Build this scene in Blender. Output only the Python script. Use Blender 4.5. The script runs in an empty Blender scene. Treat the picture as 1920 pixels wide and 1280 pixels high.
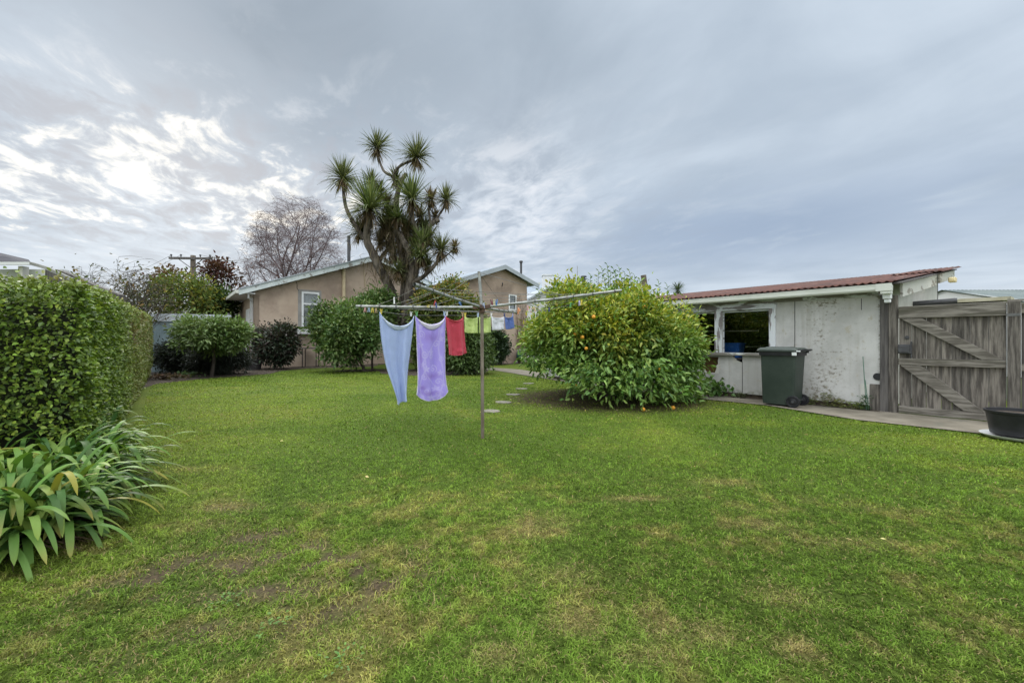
import bpy, math, random
import numpy as np
from mathutils import Vector, Matrix
R = math.radians
rng = np.random.default_rng(7)
random.seed(7)
SC = bpy.context.scene
COL = SC.collection
F = 800.0
CH = 1.2          # camera height (m)

# ------------------------------------------------------------------ survey helpers (photo measurements -> metres)
def P(px, py, Y):
    return Vector(((px - 960) / F * Y, Y, CH - (py - 640) / F * Y))
def G(px, py, z=0.0):
    Y = (CH - z) * F / (py - 640)
    return Vector(((px - 960) / F * Y, Y, z))

# ------------------------------------------------------------------ object helpers
def tag(o, label=None, cat=None, group=None, kind=None):
    if label: o['label'] = label
    if cat: o['category'] = cat
    if group: o['group'] = group
    if kind: o['kind'] = kind
    return o
def empty(name, loc=(0, 0, 0), rz=0.0, label=None, cat=None, group=None):
    o = bpy.data.objects.new(name, None)
    COL.objects.link(o)
    o.location = loc; o.rotation_euler = (0, 0, rz); o.empty_display_size = .1
    return tag(o, label, cat, group)
def link(name, me, mat=None, parent=None):
    o = bpy.data.objects.new(name, me)
    COL.objects.link(o)
    if mat: me.materials.append(mat)
    if parent: o.parent = parent
    return o
def copy_tree(o, parent=None):
    c = o.copy(); COL.objects.link(c)
    if parent: c.parent = parent
    for ch in list(o.children): copy_tree(ch, c)
    return c

class MB:
    def __init__(s): s.v = []; s.f = []
    def add(s, vs, fs):
        b = len(s.v); s.v += [tuple(v) for v in vs]; s.f += [tuple(i + b for i in f) for f in fs]; return s
    def box(s, x0, x1, y0, y1, z0, z1):
        return s.add([(x0,y0,z0),(x1,y0,z0),(x1,y1,z0),(x0,y1,z0),(x0,y0,z1),(x1,y0,z1),(x1,y1,z1),(x0,y1,z1)],
                     [(0,3,2,1),(4,5,6,7),(0,1,5,4),(1,2,6,5),(2,3,7,6),(3,0,4,7)])
    def prism(s, poly, y0, y1):           # poly in (x,z), extruded in y
        n = len(poly)
        vs = [(x, y0, z) for x, z in poly] + [(x, y1, z) for x, z in poly]
        fs = [tuple(range(n)), tuple(range(2*n-1, n-1, -1))]
        fs += [(i, i+n, (i+1) % n + n, (i+1) % n) for i in range(n)]
        return s.add(vs, fs)
    def slab(s, poly, z0, z1):            # poly in (x,y), extruded in z
        n = len(poly)
        vs = [(x, y, z1) for x, y in poly] + [(x, y, z0) for x, y in poly]
        fs = [tuple(range(n)), tuple(range(2*n-1, n-1, -1))]
        fs += [(i, i+n, (i+1) % n + n, (i+1) % n) for i in range(n)]
        return s.add(vs, fs)
    def sheet(s, poly, z):
        return s.add([(x, y, z) for x, y in poly], [tuple(range(len(poly)))])
    def bar(s, a, b, w, h, up=(0,0,1)):   # square bar between two points
        a = Vector(a); b = Vector(b); d = (b - a).normalized(); up = Vector(up)
        sd = d.cross(up)
        if sd.length < 1e-4: sd = Vector((1,0,0))
        sd.normalize(); u = sd.cross(d).normalized()
        vs = []
        for p in (a, b):
            for i, j in ((-1,-1),(1,-1),(1,1),(-1,1)): vs.append(p + sd*(i*w/2) + u*(j*h/2))
        return s.add(vs, [(3,2,1,0),(4,5,6,7),(0,1,5,4),(1,2,6,5),(2,3,7,6),(3,0,4,7)])
    def tube(s, path, rad, n=8, caps=True):
        path = [Vector(p) for p in path]; m = len(path)
        if not hasattr(rad, '__len__'): rad = [rad]*m
        t0 = (path[1]-path[0]).normalized()
        ref = Vector((0,0,1)) if abs(t0.z) < .9 else Vector((1,0,0))
        nrm = t0.cross(ref).normalized(); vs = []; fs = []
        for i, p in enumerate(path):
            t = (path[min(i+1,m-1)] - path[max(i-1,0)]).normalized()
            nrm = (nrm - t*nrm.dot(t))
            nrm = nrm.normalized() if nrm.length > 1e-6 else t.orthogonal().normalized()
            bn = t.cross(nrm)
            for k in range(n):
                a = 2*math.pi*k/n
                vs.append(p + (nrm*math.cos(a) + bn*math.sin(a))*rad[i])
        for i in range(m-1):
            for k in range(n):
                fs.append((i*n+k, i*n+(k+1)%n, (i+1)*n+(k+1)%n, (i+1)*n+k))
        if caps: fs += [tuple(range(n-1,-1,-1)), tuple(range((m-1)*n, m*n))]
        return s.add(vs, fs)
    def lathe(s, prof, n=24, c=(0,0), axis='z'):
        vs = []; fs = []
        for r, z in prof:
            for k in range(n):
                a = 2*math.pi*k/n
                x, y = r*math.cos(a), r*math.sin(a)
                vs.append((c[0]+x, c[1]+y, z) if axis == 'z' else (c[0]+x, z, c[1]+y))
        for i in range(len(prof)-1):
            for k in range(n):
                fs.append((i*n+k, i*n+(k+1)%n, (i+1)*n+(k+1)%n, (i+1)*n+k))
        return s.add(vs, fs)
    def rrect(s, secs, r=.04, m=4, caps=True):   # loft of rounded rectangles: (cx,cy,hx,hy,z)
        vs = []; fs = []; n = 4*(m+1)
        for cx, cy, hx, hy, z in secs:
            for q, (sx, sy) in enumerate(((1,1),(-1,1),(-1,-1),(1,-1))):
                for k in range(m+1):
                    a = math.pi/2*(q + k/m)
                    vs.append((cx+sx*(hx-r)+r*math.cos(a), cy+sy*(hy-r)+r*math.sin(a), z))
        for i in range(len(secs)-1):
            for k in range(n):
                fs.append((i*n+k, i*n+(k+1)%n, (i+1)*n+(k+1)%n, (i+1)*n+k))
        if caps: fs += [tuple(range(n-1,-1,-1)), tuple(range((len(secs)-1)*n, len(secs)*n))]
        return s.add(vs, fs)
    def build(s, name, mat, parent=None, smooth=False, bevel=0.0):
        me = bpy.data.meshes.new(name); me.from_pydata(s.v, [], s.f); me.update()
        if smooth: me.polygons.foreach_set('use_smooth', [True]*len(me.polygons))
        o = link(name, me, mat, parent)
        if smooth:
            try: me.set_sharp_from_angle(angle=R(40))
            except Exception: pass
        if bevel:
            b = o.modifiers.new('bevel', 'BEVEL'); b.width = bevel; b.segments = 2; b.limit_method = 'ANGLE'
        return o

def np_mesh(name, V, faces, mat, parent=None, cols=None, smooth=False):
    """V (n,3); faces (m,k) int; cols (n,3)"""
    me = bpy.data.meshes.new(name)
    n, (m, k) = len(V), faces.shape
    me.vertices.add(n); me.vertices.foreach_set('co', V.astype(np.float32).ravel())
    me.loops.add(m*k); me.loops.foreach_set('vertex_index', faces.astype(np.int32).ravel())
    me.polygons.add(m); me.polygons.foreach_set('loop_start', np.arange(0, m*k, k, dtype=np.int32))
    me.polygons.foreach_set('loop_total', np.full(m, k, dtype=np.int32))
    if smooth: me.polygons.foreach_set('use_smooth', np.ones(m, dtype=bool))
    me.update(calc_edges=True)
    if cols is not None:
        a = me.color_attributes.new('tint', 'FLOAT_COLOR', 'POINT')
        c4 = np.ones((n, 4), np.float32); c4[:, :3] = cols
        a.data.foreach_set('color', c4.ravel())
    return link(name, me, mat, parent)

# ------------------------------------------------------------------ noise in numpy
_T = np.random.default_rng(3).random((256, 256))
def vnoise(x, y, seed=0):
    x = np.asarray(x, float) + seed*17.3; y = np.asarray(y, float) + seed*9.1
    xi = np.floor(x).astype(int); yi = np.floor(y).astype(int)
    fx = x-xi; fy = y-yi; fx = fx*fx*(3-2*fx); fy = fy*fy*(3-2*fy)
    a = _T[xi % 256, yi % 256]; b = _T[(xi+1) % 256, yi % 256]; c = _T[xi % 256, (yi+1) % 256]; d = _T[(xi+1) % 256, (yi+1) % 256]
    return (a*(1-fx)+b*fx)*(1-fy) + (c*(1-fx)+d*fx)*fy
def fbm(x, y, seed=0, o=4):
    s = 0; a = 1; t = 0
    for i in range(o):
        s = s + a*vnoise(x*2**i, y*2**i, seed+i*3); t += a; a *= .5
    return s/t
def sstep(a, b, x):
    t = np.clip((x-a)/(b-a), 0, 1); return t*t*(3-2*t)
def norm(v):
    return v/np.maximum(np.linalg.norm(v, axis=-1, keepdims=True), 1e-9)

# ------------------------------------------------------------------ materials
def nt(m):
    m.use_nodes = True; t = m.node_tree; t.nodes.clear(); return t
class NT:
    def __init__(s, tree): s.t = tree; s.n = tree.nodes; s.l = tree.links
    def _in(s, sock, v):
        if v is None: return
        if isinstance(v, bpy.types.NodeSocket): s.l.new(v, sock)
        elif hasattr(v, '__len__') and sock.type == 'RGBA' and len(v) == 3: sock.default_value = (*v, 1)
        else: sock.default_value = v
    def math(s, op, a, b=None, c=None, clamp=False):
        n = s.n.new('ShaderNodeMath'); n.operation = op; n.use_clamp = clamp
        s._in(n.inputs[0], a); s._in(n.inputs[1], b)
        if c is not None: s._in(n.inputs[2], c)
        return n.outputs[0]
    def mix(s, f, a, b, blend='MIX'):
        n = s.n.new('ShaderNodeMix'); n.data_type = 'RGBA'; n.blend_type = blend
        s._in(n.inputs[0], f); s._in(n.inputs[6], a); s._in(n.inputs[7], b); return n.outputs[2]
    def ramp(s, f, a, b):                      # smoothstep
        n = s.n.new('ShaderNodeMapRange'); n.interpolation_type = 'SMOOTHSTEP'
        s._in(n.inputs[0], f); n.inputs[1].default_value = a; n.inputs[2].default_value = b; return n.outputs[0]
    def noise(s, vec, scale, detail=4, rough=.55, dist=0.0):
        n = s.n.new('ShaderNodeTexNoise'); s._in(n.inputs['Vector'], vec)
        n.inputs['Scale'].default_value = scale; n.inputs['Detail'].default_value = detail
        n.inputs['Roughness'].default_value = rough; n.inputs['Distortion'].default_value = dist; return n.outputs[0]
    def mapping(s, vec, scale=(1,1,1), loc=(0,0,0), rot=(0,0,0)):
        n = s.n.new('ShaderNodeMapping'); s._in(n.inputs[0], vec)
        n.inputs['Scale'].default_value = scale; n.inputs['Location'].default_value = loc; n.inputs['Rotation'].default_value = rot
        return n.outputs[0]
    def obj(s): return s.n.new('ShaderNodeTexCoord').outputs['Object']
    def attr(s, name):
        n = s.n.new('ShaderNodeAttribute'); n.attribute_name = name; return n.outputs['Color']
    def bump(s, h, st=.3, dist=.01):
        n = s.n.new('ShaderNodeBump'); s._in(n.inputs['Height'], h); n.inputs['Strength'].default_value = st
        n.inputs['Distance'].default_value = dist; return n.outputs[0]
    def principled(s, col, rough=.6, normal=None, metal=0.0, spec=.5, **kw):
        n = s.n.new('ShaderNodeBsdfPrincipled'); s._in(n.inputs['Base Color'], col); s._in(n.inputs['Roughness'], rough)
        n.inputs['Metallic'].default_value = metal; n.inputs['Specular IOR Level'].default_value = spec
        if normal is not None: s.l.new(normal, n.inputs['Normal'])
        for k, v in kw.items(): s._in(n.inputs[k], v)
        return n.outputs[0]
    def out(s, sh):
        o = s.n.new('ShaderNodeOutputMaterial'); s.l.new(sh, o.inputs[0])

MATS = {}
def noisy(name, c1, c2, scale=4, rough=.7, stretch=(1,1,1), lo=.35, hi=.65, bump=.2, bdist=.004, bscale=None, metal=0, spec=.3, c3=None, s3=1.2, lo3=.55, hi3=.7, island=0.0):
    if name in MATS: return MATS[name]
    m = bpy.data.materials.new(name); k = NT(nt(m))
    v = k.mapping(k.obj(), stretch)
    n = k.noise(v, scale, 6, .6)
    col = k.mix(k.ramp(n, lo, hi), c1, c2)
    if c3 is not None:
        n3 = k.noise(k.mapping(k.obj(), stretch, (3.1,7.7,1.3)), s3, 6, .65)
        col = k.mix(k.ramp(n3, lo3, hi3), col, c3)
    if island:
        ri = k.n.new('ShaderNodeNewGeometry').outputs['Random Per Island']
        col = k.mix(1.0, col, k.mix(ri, (1-island,)*3, (1+island*.8, 1+island*.75, 1+island*.65)), 'MULTIPLY')
    nb = k.noise(v, bscale or scale*4, 5, .6)
    k.out(k.principled(col, rough, k.bump(nb, bump, bdist), metal, spec))
    MATS[name] = m; return m

def leaf_mat(name, rough=.42, transl=.28, spec=.45):
    m = bpy.data.materials.new(name); k = NT(nt(m))
    c = k.attr('tint')
    p = k.principled(c, rough, None, 0, spec)
    tr = k.n.new('ShaderNodeBsdfTranslucent')
    k.l.new(k.mix(1.0, c, (1.0, 1.0, .45), 'MULTIPLY'), tr.inputs[0])
    mx = k.n.new('ShaderNodeMixShader'); mx.inputs[0].default_value = transl
    k.l.new(p, mx.inputs[1]); k.l.new(tr.outputs[0], mx.inputs[2])
    k.out(mx.outputs[0]); return m
M_LEAF = leaf_mat('leaf_glossy', .42, .22, .32)
M_LEAFM = leaf_mat('leaf_matt', .65, .3, .12)
M_GRASS = leaf_mat('grass_blade', .65, .35, .08)
M_STRAP = leaf_mat('strap_leaf', .5, .25, .2)
M_BARK = noisy('bark', (.10,.08,.065), (.20,.17,.14), 9, .9, (1,1,.3), bump=.8, bdist=.02)
M_BARKD = noisy('bark_dark', (.05,.04,.035), (.10,.085,.07), 9, .9, (1,1,.3), bump=.8, bdist=.02)
M_CORD = noisy('cordyline_bark', (.075,.062,.054), (.21,.18,.15), 7, .95, (1,1,.3), bump=1, bdist=.06, c3=(.045,.038,.032), s3=3.5, lo3=.5, hi3=.62)
M_TWIG = noisy('twig', (.12,.088,.092), (.17,.125,.128), 3, .9)
M_SOIL = noisy('soil', (.035,.026,.02), (.075,.058,.043), 9, .95, bump=1, bdist=.02, c3=(.11,.085,.06), s3=22, lo3=.58, hi3=.66)
M_STUCCO = noisy('stucco', (.43,.335,.265), (.50,.40,.32), 1.2, .95, bump=.6, bdist=.012, bscale=45, c3=(.31,.24,.195), s3=.55, lo3=.46, hi3=.68)
M_STUCCO2 = noisy('stucco_brown', (.35,.27,.215), (.41,.32,.26), 1.4, .95, bump=.6, bdist=.012, bscale=40, c3=(.24,.185,.15), s3=.6, lo3=.46, hi3=.68)
M_CONC = noisy('concrete', (.135,.118,.092), (.205,.182,.145), 2.2, .95, bump=.5, bdist=.006, bscale=60, c3=(.12,.115,.09), s3=1.4, lo3=.52, hi3=.7)
M_STONE = noisy('paver_stone', (.15,.14,.115), (.22,.205,.17), 6, .95, bump=.5, bdist=.006, bscale=60, c3=(.10,.11,.06), s3=5, lo3=.52, hi3=.66)
M_WPAINT = noisy('white_paint', (.60,.59,.555), (.52,.51,.475), 3, .55, c3=(.45,.45,.41), s3=2.5, lo3=.58, hi3=.75)
M_WFRAME = noisy('window_white', (.74,.76,.78), (.68,.70,.72), 4, .5)
M_GUTTER = noisy('gutter_white', (.62,.635,.59), (.54,.555,.51), 2, .5, c3=(.38,.40,.35), s3=2, lo3=.6, hi3=.75)
M_GREYWOOD = noisy('grey_timber', (.07,.062,.056), (.215,.195,.175), 4.5, .92, (6,6,.5), bump=.6, bdist=.006, bscale=14, c3=(.055,.05,.046), s3=1.6, lo3=.5, hi3=.7, island=.32)
M_GREYWOODX = noisy('grey_timber_rail', (.105,.094,.08), (.265,.244,.215), 4.5, .92, (.6,6,6), bump=.6, bdist=.006, bscale=14, c3=(.085,.08,.06), s3=1.6, lo3=.5, hi3=.7, island=.15)
M_DKWOOD = noisy('dark_timber', (.065,.06,.06), (.13,.12,.115), 3.5, .92, (6,6,.5), bump=.5, bdist=.004)
M_BROWN = noisy('brown_board', (.12,.07,.035), (.17,.10,.05), 3, .8)
M_GALV = noisy('galvanised_tube', (.24,.25,.24), (.34,.35,.34), 9, .5, metal=.35, spec=.5, c3=(.17,.15,.12), s3=7, lo3=.52, hi3=.66)
M_POLE = noisy('weathered_pole', (.15,.125,.10), (.22,.19,.155), 6, .75, (3,3,.6), c3=(.10,.07,.05), s3=3, lo3=.5, hi3=.68)
M_RUSTY = noisy('rusted_iron', (.07,.045,.035), (.13,.08,.06), 20, .85)
M_WIRE = noisy('line_wire', (.10,.10,.10), (.17,.17,.17), 4, .6)
M_BLACK = noisy('black_plastic', (.014,.014,.017), (.024,.024,.028), 6, .45, bump=.1)
M_BINP = noisy('bin_green', (.030,.043,.036), (.042,.056,.047), 3, .5, bump=.1, c3=(.06,.07,.06), s3=2, lo3=.6, hi3=.8)
M_BINLID = noisy('bin_lid', (.034,.046,.040), (.05,.062,.055), 3, .42, bump=.1)
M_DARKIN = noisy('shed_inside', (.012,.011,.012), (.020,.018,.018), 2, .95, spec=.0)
M_TIN = noisy('zinc_roof', (.34,.40,.42), (.42,.48,.50), .8, .5, metal=.1)
M_TINP = noisy('pale_roof', (.30,.335,.37), (.36,.395,.43), .8, .7, spec=.1)
M_TINB = noisy('pale_roof_blue', (.215,.255,.305), (.26,.30,.35), .6, .7, spec=.1)
M_BARGE = noisy('flaking_barge', (.50,.56,.57), (.60,.65,.66), 2, .7, (1,1,1), c3=(.27,.265,.25), s3=4.5, lo3=.56, hi3=.62)
M_TINGN = noisy('green_tin', (.13,.155,.158), (.175,.20,.20), 1, .75, spec=.05)
M_TINFENCE = noisy('steel_fence', (.20,.27,.30), (.26,.33,.36), 1, .5, metal=.1)
M_OFFWHITE = noisy('offwhite_wall', (.56,.57,.58), (.62,.63,.64), 1, .8)
M_DKROOF = noisy('dark_roof', (.045,.045,.055), (.07,.07,.08), 1.2, .8, spec=.05)
M_CREAM = noisy('cream_pipe', (.50,.41,.26), (.58,.48,.32), 3, .7)
M_ORANGE = noisy('orange_peel', (.58,.24,.02), (.66,.32,.04), 14, .45, bump=.3, bdist=.002, bscale=120)
M_CURTAIN = noisy('net_curtain', (.50,.50,.52), (.66,.66,.68), 8, .9, (8,8,.3))
M_GREENH = noisy('hose_green', (.02,.075,.06), (.03,.10,.08), 20, .5, (1,1,8))
M_DKGREY = noisy('dark_grey', (.05,.05,.055), (.08,.08,.085), 6, .6)
M_STAKE = noisy('green_stake', (.08,.16,.12), (.11,.20,.15), 8, .6)
M_BLUETUB = noisy('blue_tub', (.02,.11,.42), (.03,.14,.5), 3, .45)
M_TERRA = noisy('brown_pot', (.035,.03,.035), (.05,.045,.05), 4, .6)

def glass_mat():
    m = bpy.data.materials.new('window_glass'); k = NT(nt(m))
    g = k.n.new('ShaderNodeBsdfGlossy'); g.inputs['Roughness'].default_value = .06; g.inputs[0].default_value = (.8,.85,.9,1)
    t = k.n.new('ShaderNodeBsdfTransparent'); t.inputs[0].default_value = (.78,.8,.8,1)
    mx = k.n.new('ShaderNodeMixShader'); mx.inputs[0].default_value = .05
    k.l.new(t.outputs[0], mx.inputs[1]); k.l.new(g.outputs[0], mx.inputs[2]); k.out(mx.outputs[0]); return m
M_GLASS = glass_mat()

def rust_mat():
    m = bpy.data.materials.new('rusty_corrugated_iron'); k = NT(nt(m)); o = k.obj()
    n1 = k.noise(k.mapping(o, (2.5,.45,1)), 2.0, 6, .6); n2 = k.noise(k.mapping(o, (7,.5,1)), 2.4, 6, .68)
    c = k.mix(k.ramp(n1, .35, .65), (.082,.033,.026), (.125,.056,.042))
    c = k.mix(k.ramp(n2, .47, .62), c, (.05,.028,.025))
    n3 = k.noise(k.mapping(o, (1.2,.35,1), (4,2,0)), 2.2, 6, .6)
    c = k.mix(k.ramp(n3, .57, .72), c, (.19,.135,.11))
    k.out(k.principled(c, .8, k.bump(n2, .2, .004), 0, .25)); return m
M_RUST = rust_mat()

def peel_mat(name, paint, wood, amt, scale=5, stretch=(.4,1,2)):
    m = bpy.data.materials.new(name); k = NT(nt(m)); o = k.obj()
    n = k.noise(k.mapping(o, stretch), scale, 8, .65, .4)
    n2 = k.noise(k.mapping(o, stretch), scale*5, 4, .6)
    w = k.mix(n2, wood, tuple(min(1, x*1.8) for x in wood))
    f = k.ramp(n, amt-.02, amt+.02)
    c = k.mix(f, k.mix(k.noise(o, 3), paint, tuple(x*.86 for x in paint)), w)
    k.out(k.principled(c, .75, k.bump(f, .5, .004), 0, .3)); return m
M_PEEL = peel_mat('peeling_frame_paint', (.62,.65,.70), (.13,.12,.125), .53)
M_PEEL2 = peel_mat('peeling_sill_paint', (.62,.66,.66), (.15,.14,.125), .47)
M_PEELV = peel_mat('peeling_mullion_paint', (.68,.71,.75), (.16,.145,.15), .56, 5, (2.5,1,.35))

def shedwall_mat():
    m = bpy.data.materials.new('shed_white_board'); k = NT(nt(m)); o = k.obj()
    sx = k.n.new('ShaderNodeSeparateXYZ'); k.l.new(o, sx.inputs[0])
    base = k.mix(k.ramp(k.noise(o, 1.3, 6, .65), .35, .65), (.545,.54,.535), (.41,.405,.395))
    speck = k.noise(k.mapping(o, (.9,1,1.35)), 15, 10, .76)
    # lichen / wear drifts near local x -1.0..-.3 (real stains on this wall)
    def gauss(v, c, w): 
        d = k.math('DIVIDE', k.math('SUBTRACT', v, c), w); return k.math('POWER', 2.718, k.math('MULTIPLY', k.math('MULTIPLY', d, d), -1.0))
    zone = k.math('ADD', k.math('MULTIPLY', k.math('MULTIPLY', gauss(sx.outputs[0], -.80, .36), k.ramp(k.noise(o, 1.9, 5, .6), .32, .62)), .125), k.math('MULTIPLY', k.noise(o, 1.6, 5), .13))
    low = k.math('MULTIPLY', k.math('MULTIPLY', gauss(sx.outputs[2], .3, .35), gauss(sx.outputs[0], -.75, .35)), .07)
    base2 = k.math('ADD', k.math('MULTIPLY', gauss(sx.outputs[2], 0.0, .16), .13), k.math('MULTIPLY', gauss(sx.outputs[2], 2.05, .16), .06))
    edge = k.math('MULTIPLY', gauss(sx.outputs[0], 0.0, .03), .12)
    s = k.math('ADD', k.math('ADD', speck, zone), k.math('ADD', k.math('ADD', low, base2), edge))
    f = k.ramp(s, .655, .79)
    n4 = k.noise(o, 40, 3)
    dirt = k.mix(n4, (.10,.09,.075), (.30,.27,.21))
    c = k.mix(f, base, dirt)
    f2 = k.ramp(k.noise(k.mapping(o, (1,1,1), (5,3,2)), 6, 8, .7), .585, .63)
    c = k.mix(k.math('MULTIPLY', f2, .75), c, (.40,.365,.30))
    drip = k.math('MULTIPLY', k.ramp(k.noise(k.mapping(o, (9,1,.35)), 1.0, 6, .65), .48, .72), k.ramp(k.noise(o, .9, 4), .35, .6))
    c = k.mix(k.math('MULTIPLY', drip, .5), c, (.30,.285,.245))
    moss = k.math('MULTIPLY', gauss(sx.outputs[2], .0, .14), k.ramp(k.noise(o, 9, 5), .42, .6))
    c = k.mix(moss, c, (.11,.12,.055))
    k.out(k.principled(c, .85, k.bump(k.math('SUBTRACT', 0.0, f), .3, .003), 0, .25)); return m
M_SHED = shedwall_mat()

# ------------------------------------------------------------------ leaf builders
def leaf_cards(name, base, axis, nrm, L, W, cols, mat, parent=None, fold=.18, droop=.15):
    """hexagonal folded leaves. base (n,3) axis (n,3) nrm (n,3) L,W (n,) cols (n,3)"""
    n = len(base); axis = norm(axis); side = norm(np.cross(axis, nrm)); nn = np.cross(side, axis)
    L = L[:, None]; W = W[:, None]
    def pt(a, s, h): return base + axis*L*a + side*W*s + nn*(W*h) + np.array([0,0,-1.0])*L*droop*a*a
    V = np.stack([pt(0,0,0), pt(.3,-.42,fold), pt(.68,-.36,fold), pt(1,0,0), pt(.68,.36,fold), pt(.3,.42,fold)], 1).reshape(-1, 3)
    i = (np.arange(n)*6)[:, None]
    Fc = np.concatenate([i+np.array([[0,5,4,3]]), i+np.array([[0,3,2,1]])], 1).reshape(-1, 4)
    return np_mesh(name, V, Fc, mat, parent, np.repeat(cols, 6, 0))

def straps(name, base, d0, L, W, droop, cols, mat, parent=None, segs=5, fold=.12, tip=.12, tipcol=None, pw=1.0):
    n = len(base); d0 = norm(d0); p = base.copy(); rows = []; cc = []
    up = np.array([0,0,1.0])
    side = np.cross(d0, up); bad = np.linalg.norm(side, axis=1) < .05
    side[bad] = np.array([1,0,0]); side = norm(side)
    for j in range(segs+1):
        s = j/segs
        d = norm(d0 + (droop*s**pw)[:, None]*np.array([0,0,-1.0]))
        w = W*(.6+.4*min(1, s*4)) * ((1 if s < .6 else max(.04, math.sqrt(max(0, 1-((s-.6)/.4)**2)))) if tip > .2 else (1 if s < .5 else max(tip, 1-((s-.5)/.5)**1.5*(1-tip))))
        nn = np.cross(side, d)
        rows.append(np.stack([p-side*w[:,None]/2+nn*(w*fold)[:,None], p, p+side*w[:,None]/2+nn*(w*fold)[:,None]], 1))
        c = cols if tipcol is None else cols*(1-s**6)+tipcol*s**6
        cc.append(np.repeat(c[:, None, :], 3, 1))
        p = p + d*(L/segs)[:, None]
    V = np.stack(rows, 1).reshape(-1, 3); C = np.stack(cc, 1).reshape(-1, 3)
    m = 3*(segs+1); i = (np.arange(n)*m)[:, None]; fl = []
    for j in range(segs):
        for q in (0, 1): fl.append([j*3+q, j*3+q+1, j*3+q+4, j*3+q+3])
    fl = np.array(fl)
    Fc = (i[:, :, None] + fl[None]).reshape(-1, 4)
    return np_mesh(name, V, Fc, mat, parent, C, smooth=True)

def palette(cols, n, w=None):
    c = np.array(cols, float); k = rng.choice(len(c), n, p=w); b = c[k]
    return b*rng.uniform(.75, 1.3, (n, 1))*rng.uniform(.92, 1.08, (n, 3))

def crown_leaves(name, parent, c, rad, nclus, per, L, pal, wts=None, mat=None, lump=.25, shell=.55, rc=.16, zmin=.06, wr=.5, seed=1, up=.35, lump_s=2.2, keep=None, colf=None, flat=0.0, blobs=0, blobr=.4):
    c = np.array(c, float); rad = np.array(rad, float)
    if blobs:
        bd = norm(rng.normal(size=(blobs, 3))+np.array([0,0,.15])); br = blobr*float(min(rad))*rng.uniform(.55, 1.35, blobs)
        bc = c + bd*np.maximum(rad-br[:,None]*.8, .1)*rng.uniform(.55, 1.08, (blobs,1))
        q = br**2/np.sum(br**2); bi = rng.choice(blobs, nclus, p=q)
        d = norm(rng.normal(size=(nclus,3))+bd[bi]*.55+np.array([0,0,.25]))
        cc = bc[bi] + d*br[bi][:,None]*(.45+.62*rng.random(nclus)**.6)[:,None]
        tone = rng.uniform(.65,1.3,blobs)[bi]
    else:
        tone = np.ones(nclus)
        d = norm(rng.normal(size=(nclus, 3)))
    lu = 1 + lump*2*(fbm(d[:,0]*lump_s+d[:,2]*1.7+5, d[:,1]*lump_s+d[:,2]*2.1+5, seed, 3)-.5)
    r = (shell + (1-shell)*rng.random(nclus)**.6)*lu
    if not blobs: cc = c + d*rad*r[:, None]
    if keep is not None:
        k = keep(cc); cc = cc[k]; d = d[k]; tone = tone[k]
    k = cc[:,2] > zmin; cc = cc[k]; d = d[k]; tone = tone[k]; n = len(cc)
    off = rng.normal(size=(n, per, 3))*rc*np.array([1,1,1-flat])
    base = (cc[:, None]+off).reshape(-1, 3)
    dd = np.repeat(d, per, 0)
    axis = dd*.7 + rng.normal(size=base.shape)*.55 + norm(off.reshape(-1,3))*.5 + np.array([0,0,up-.2])
    nrm = norm(dd*.6 + np.array([0,0,.8]) + rng.normal(size=base.shape)*.45)
    N = len(base)
    cl = palette(pal, n, wts)*tone[:,None]; cols = np.repeat(cl, per, 0)*.55 + palette(pal, N, wts)*.45
    if colf is not None: cols = colf(base, cols)
    base[:,2] = np.maximum(base[:,2], zmin*.6)
    ln = L*rng.uniform(.65, 1.25, N)
    return leaf_cards(name, base, axis, nrm, ln, ln*wr, cols, mat or M_LEAF, parent)

def limbs(name, parent, base, c, rad, n, r0, mat, trunk_h=.5):
    mb = MB(); base = Vector(base); c = Vector(c)
    fork = base + (c-base)*trunk_h
    mb.tube([base, (base+fork)/2+Vector((random.uniform(-.05,.05), random.uniform(-.05,.05), 0)), fork], [r0*1.25, r0, r0*.85], 9)
    for i in range(n):
        a = 2*math.pi*i/n + random.uniform(-.3,.3); el = random.uniform(.1, 1.2)
        d = Vector((math.cos(a)*math.cos(el)*rad[0], math.sin(a)*math.cos(el)*rad[1], math.sin(el)*rad[2]))*random.uniform(.6,.85)
        e = c + d; m = fork.lerp(e, .5) + Vector((random.uniform(-.1,.1), random.uniform(-.1,.1), random.uniform(0,.2)))
        mb.tube([fork-Vector((0,0,.05)), m, e], [r0*.6, r0*.4, r0*.12], 6)
        for j in range(3):
            e2 = m.lerp(e, random.uniform(.2,.8)) ; e3 = e2 + Vector((random.uniform(-1,1)*rad[0], random.uniform(-1,1)*rad[1], random.uniform(-.2,1)*rad[2]))*.35
            mb.tube([e2, e3], [r0*.2, r0*.06], 4)
    return mb.build(name, mat, parent, smooth=True)

# yard axes (the plot is turned about 39 degrees to the view)
U = np.array([-.6247, .7809])     # along the shed wall, away from the camera
Vv = np.array([.7809, .6247])     # perpendicular, away from the camera
RZ_SHED = math.atan2(-.7809, .6247)     # local x = right along the shed wall, local y = away
RZ_HOUSE = math.atan2(.6247, .7809)     # local x = right along the house front, local y = away

# ------------------------------------------------------------------ camera
cam = bpy.data.cameras.new('camera'); co = bpy.data.objects.new('camera', cam); COL.objects.link(co)
cam.sensor_width = 36; cam.lens = 36*F/1920; cam.clip_start = .05; cam.clip_end = 3000
co.location = (0, 0, CH); co.rotation_euler = (R(90), 0, 0); SC.camera = co
SC.render.resolution_x = 1024; SC.render.resolution_y = 682

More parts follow.
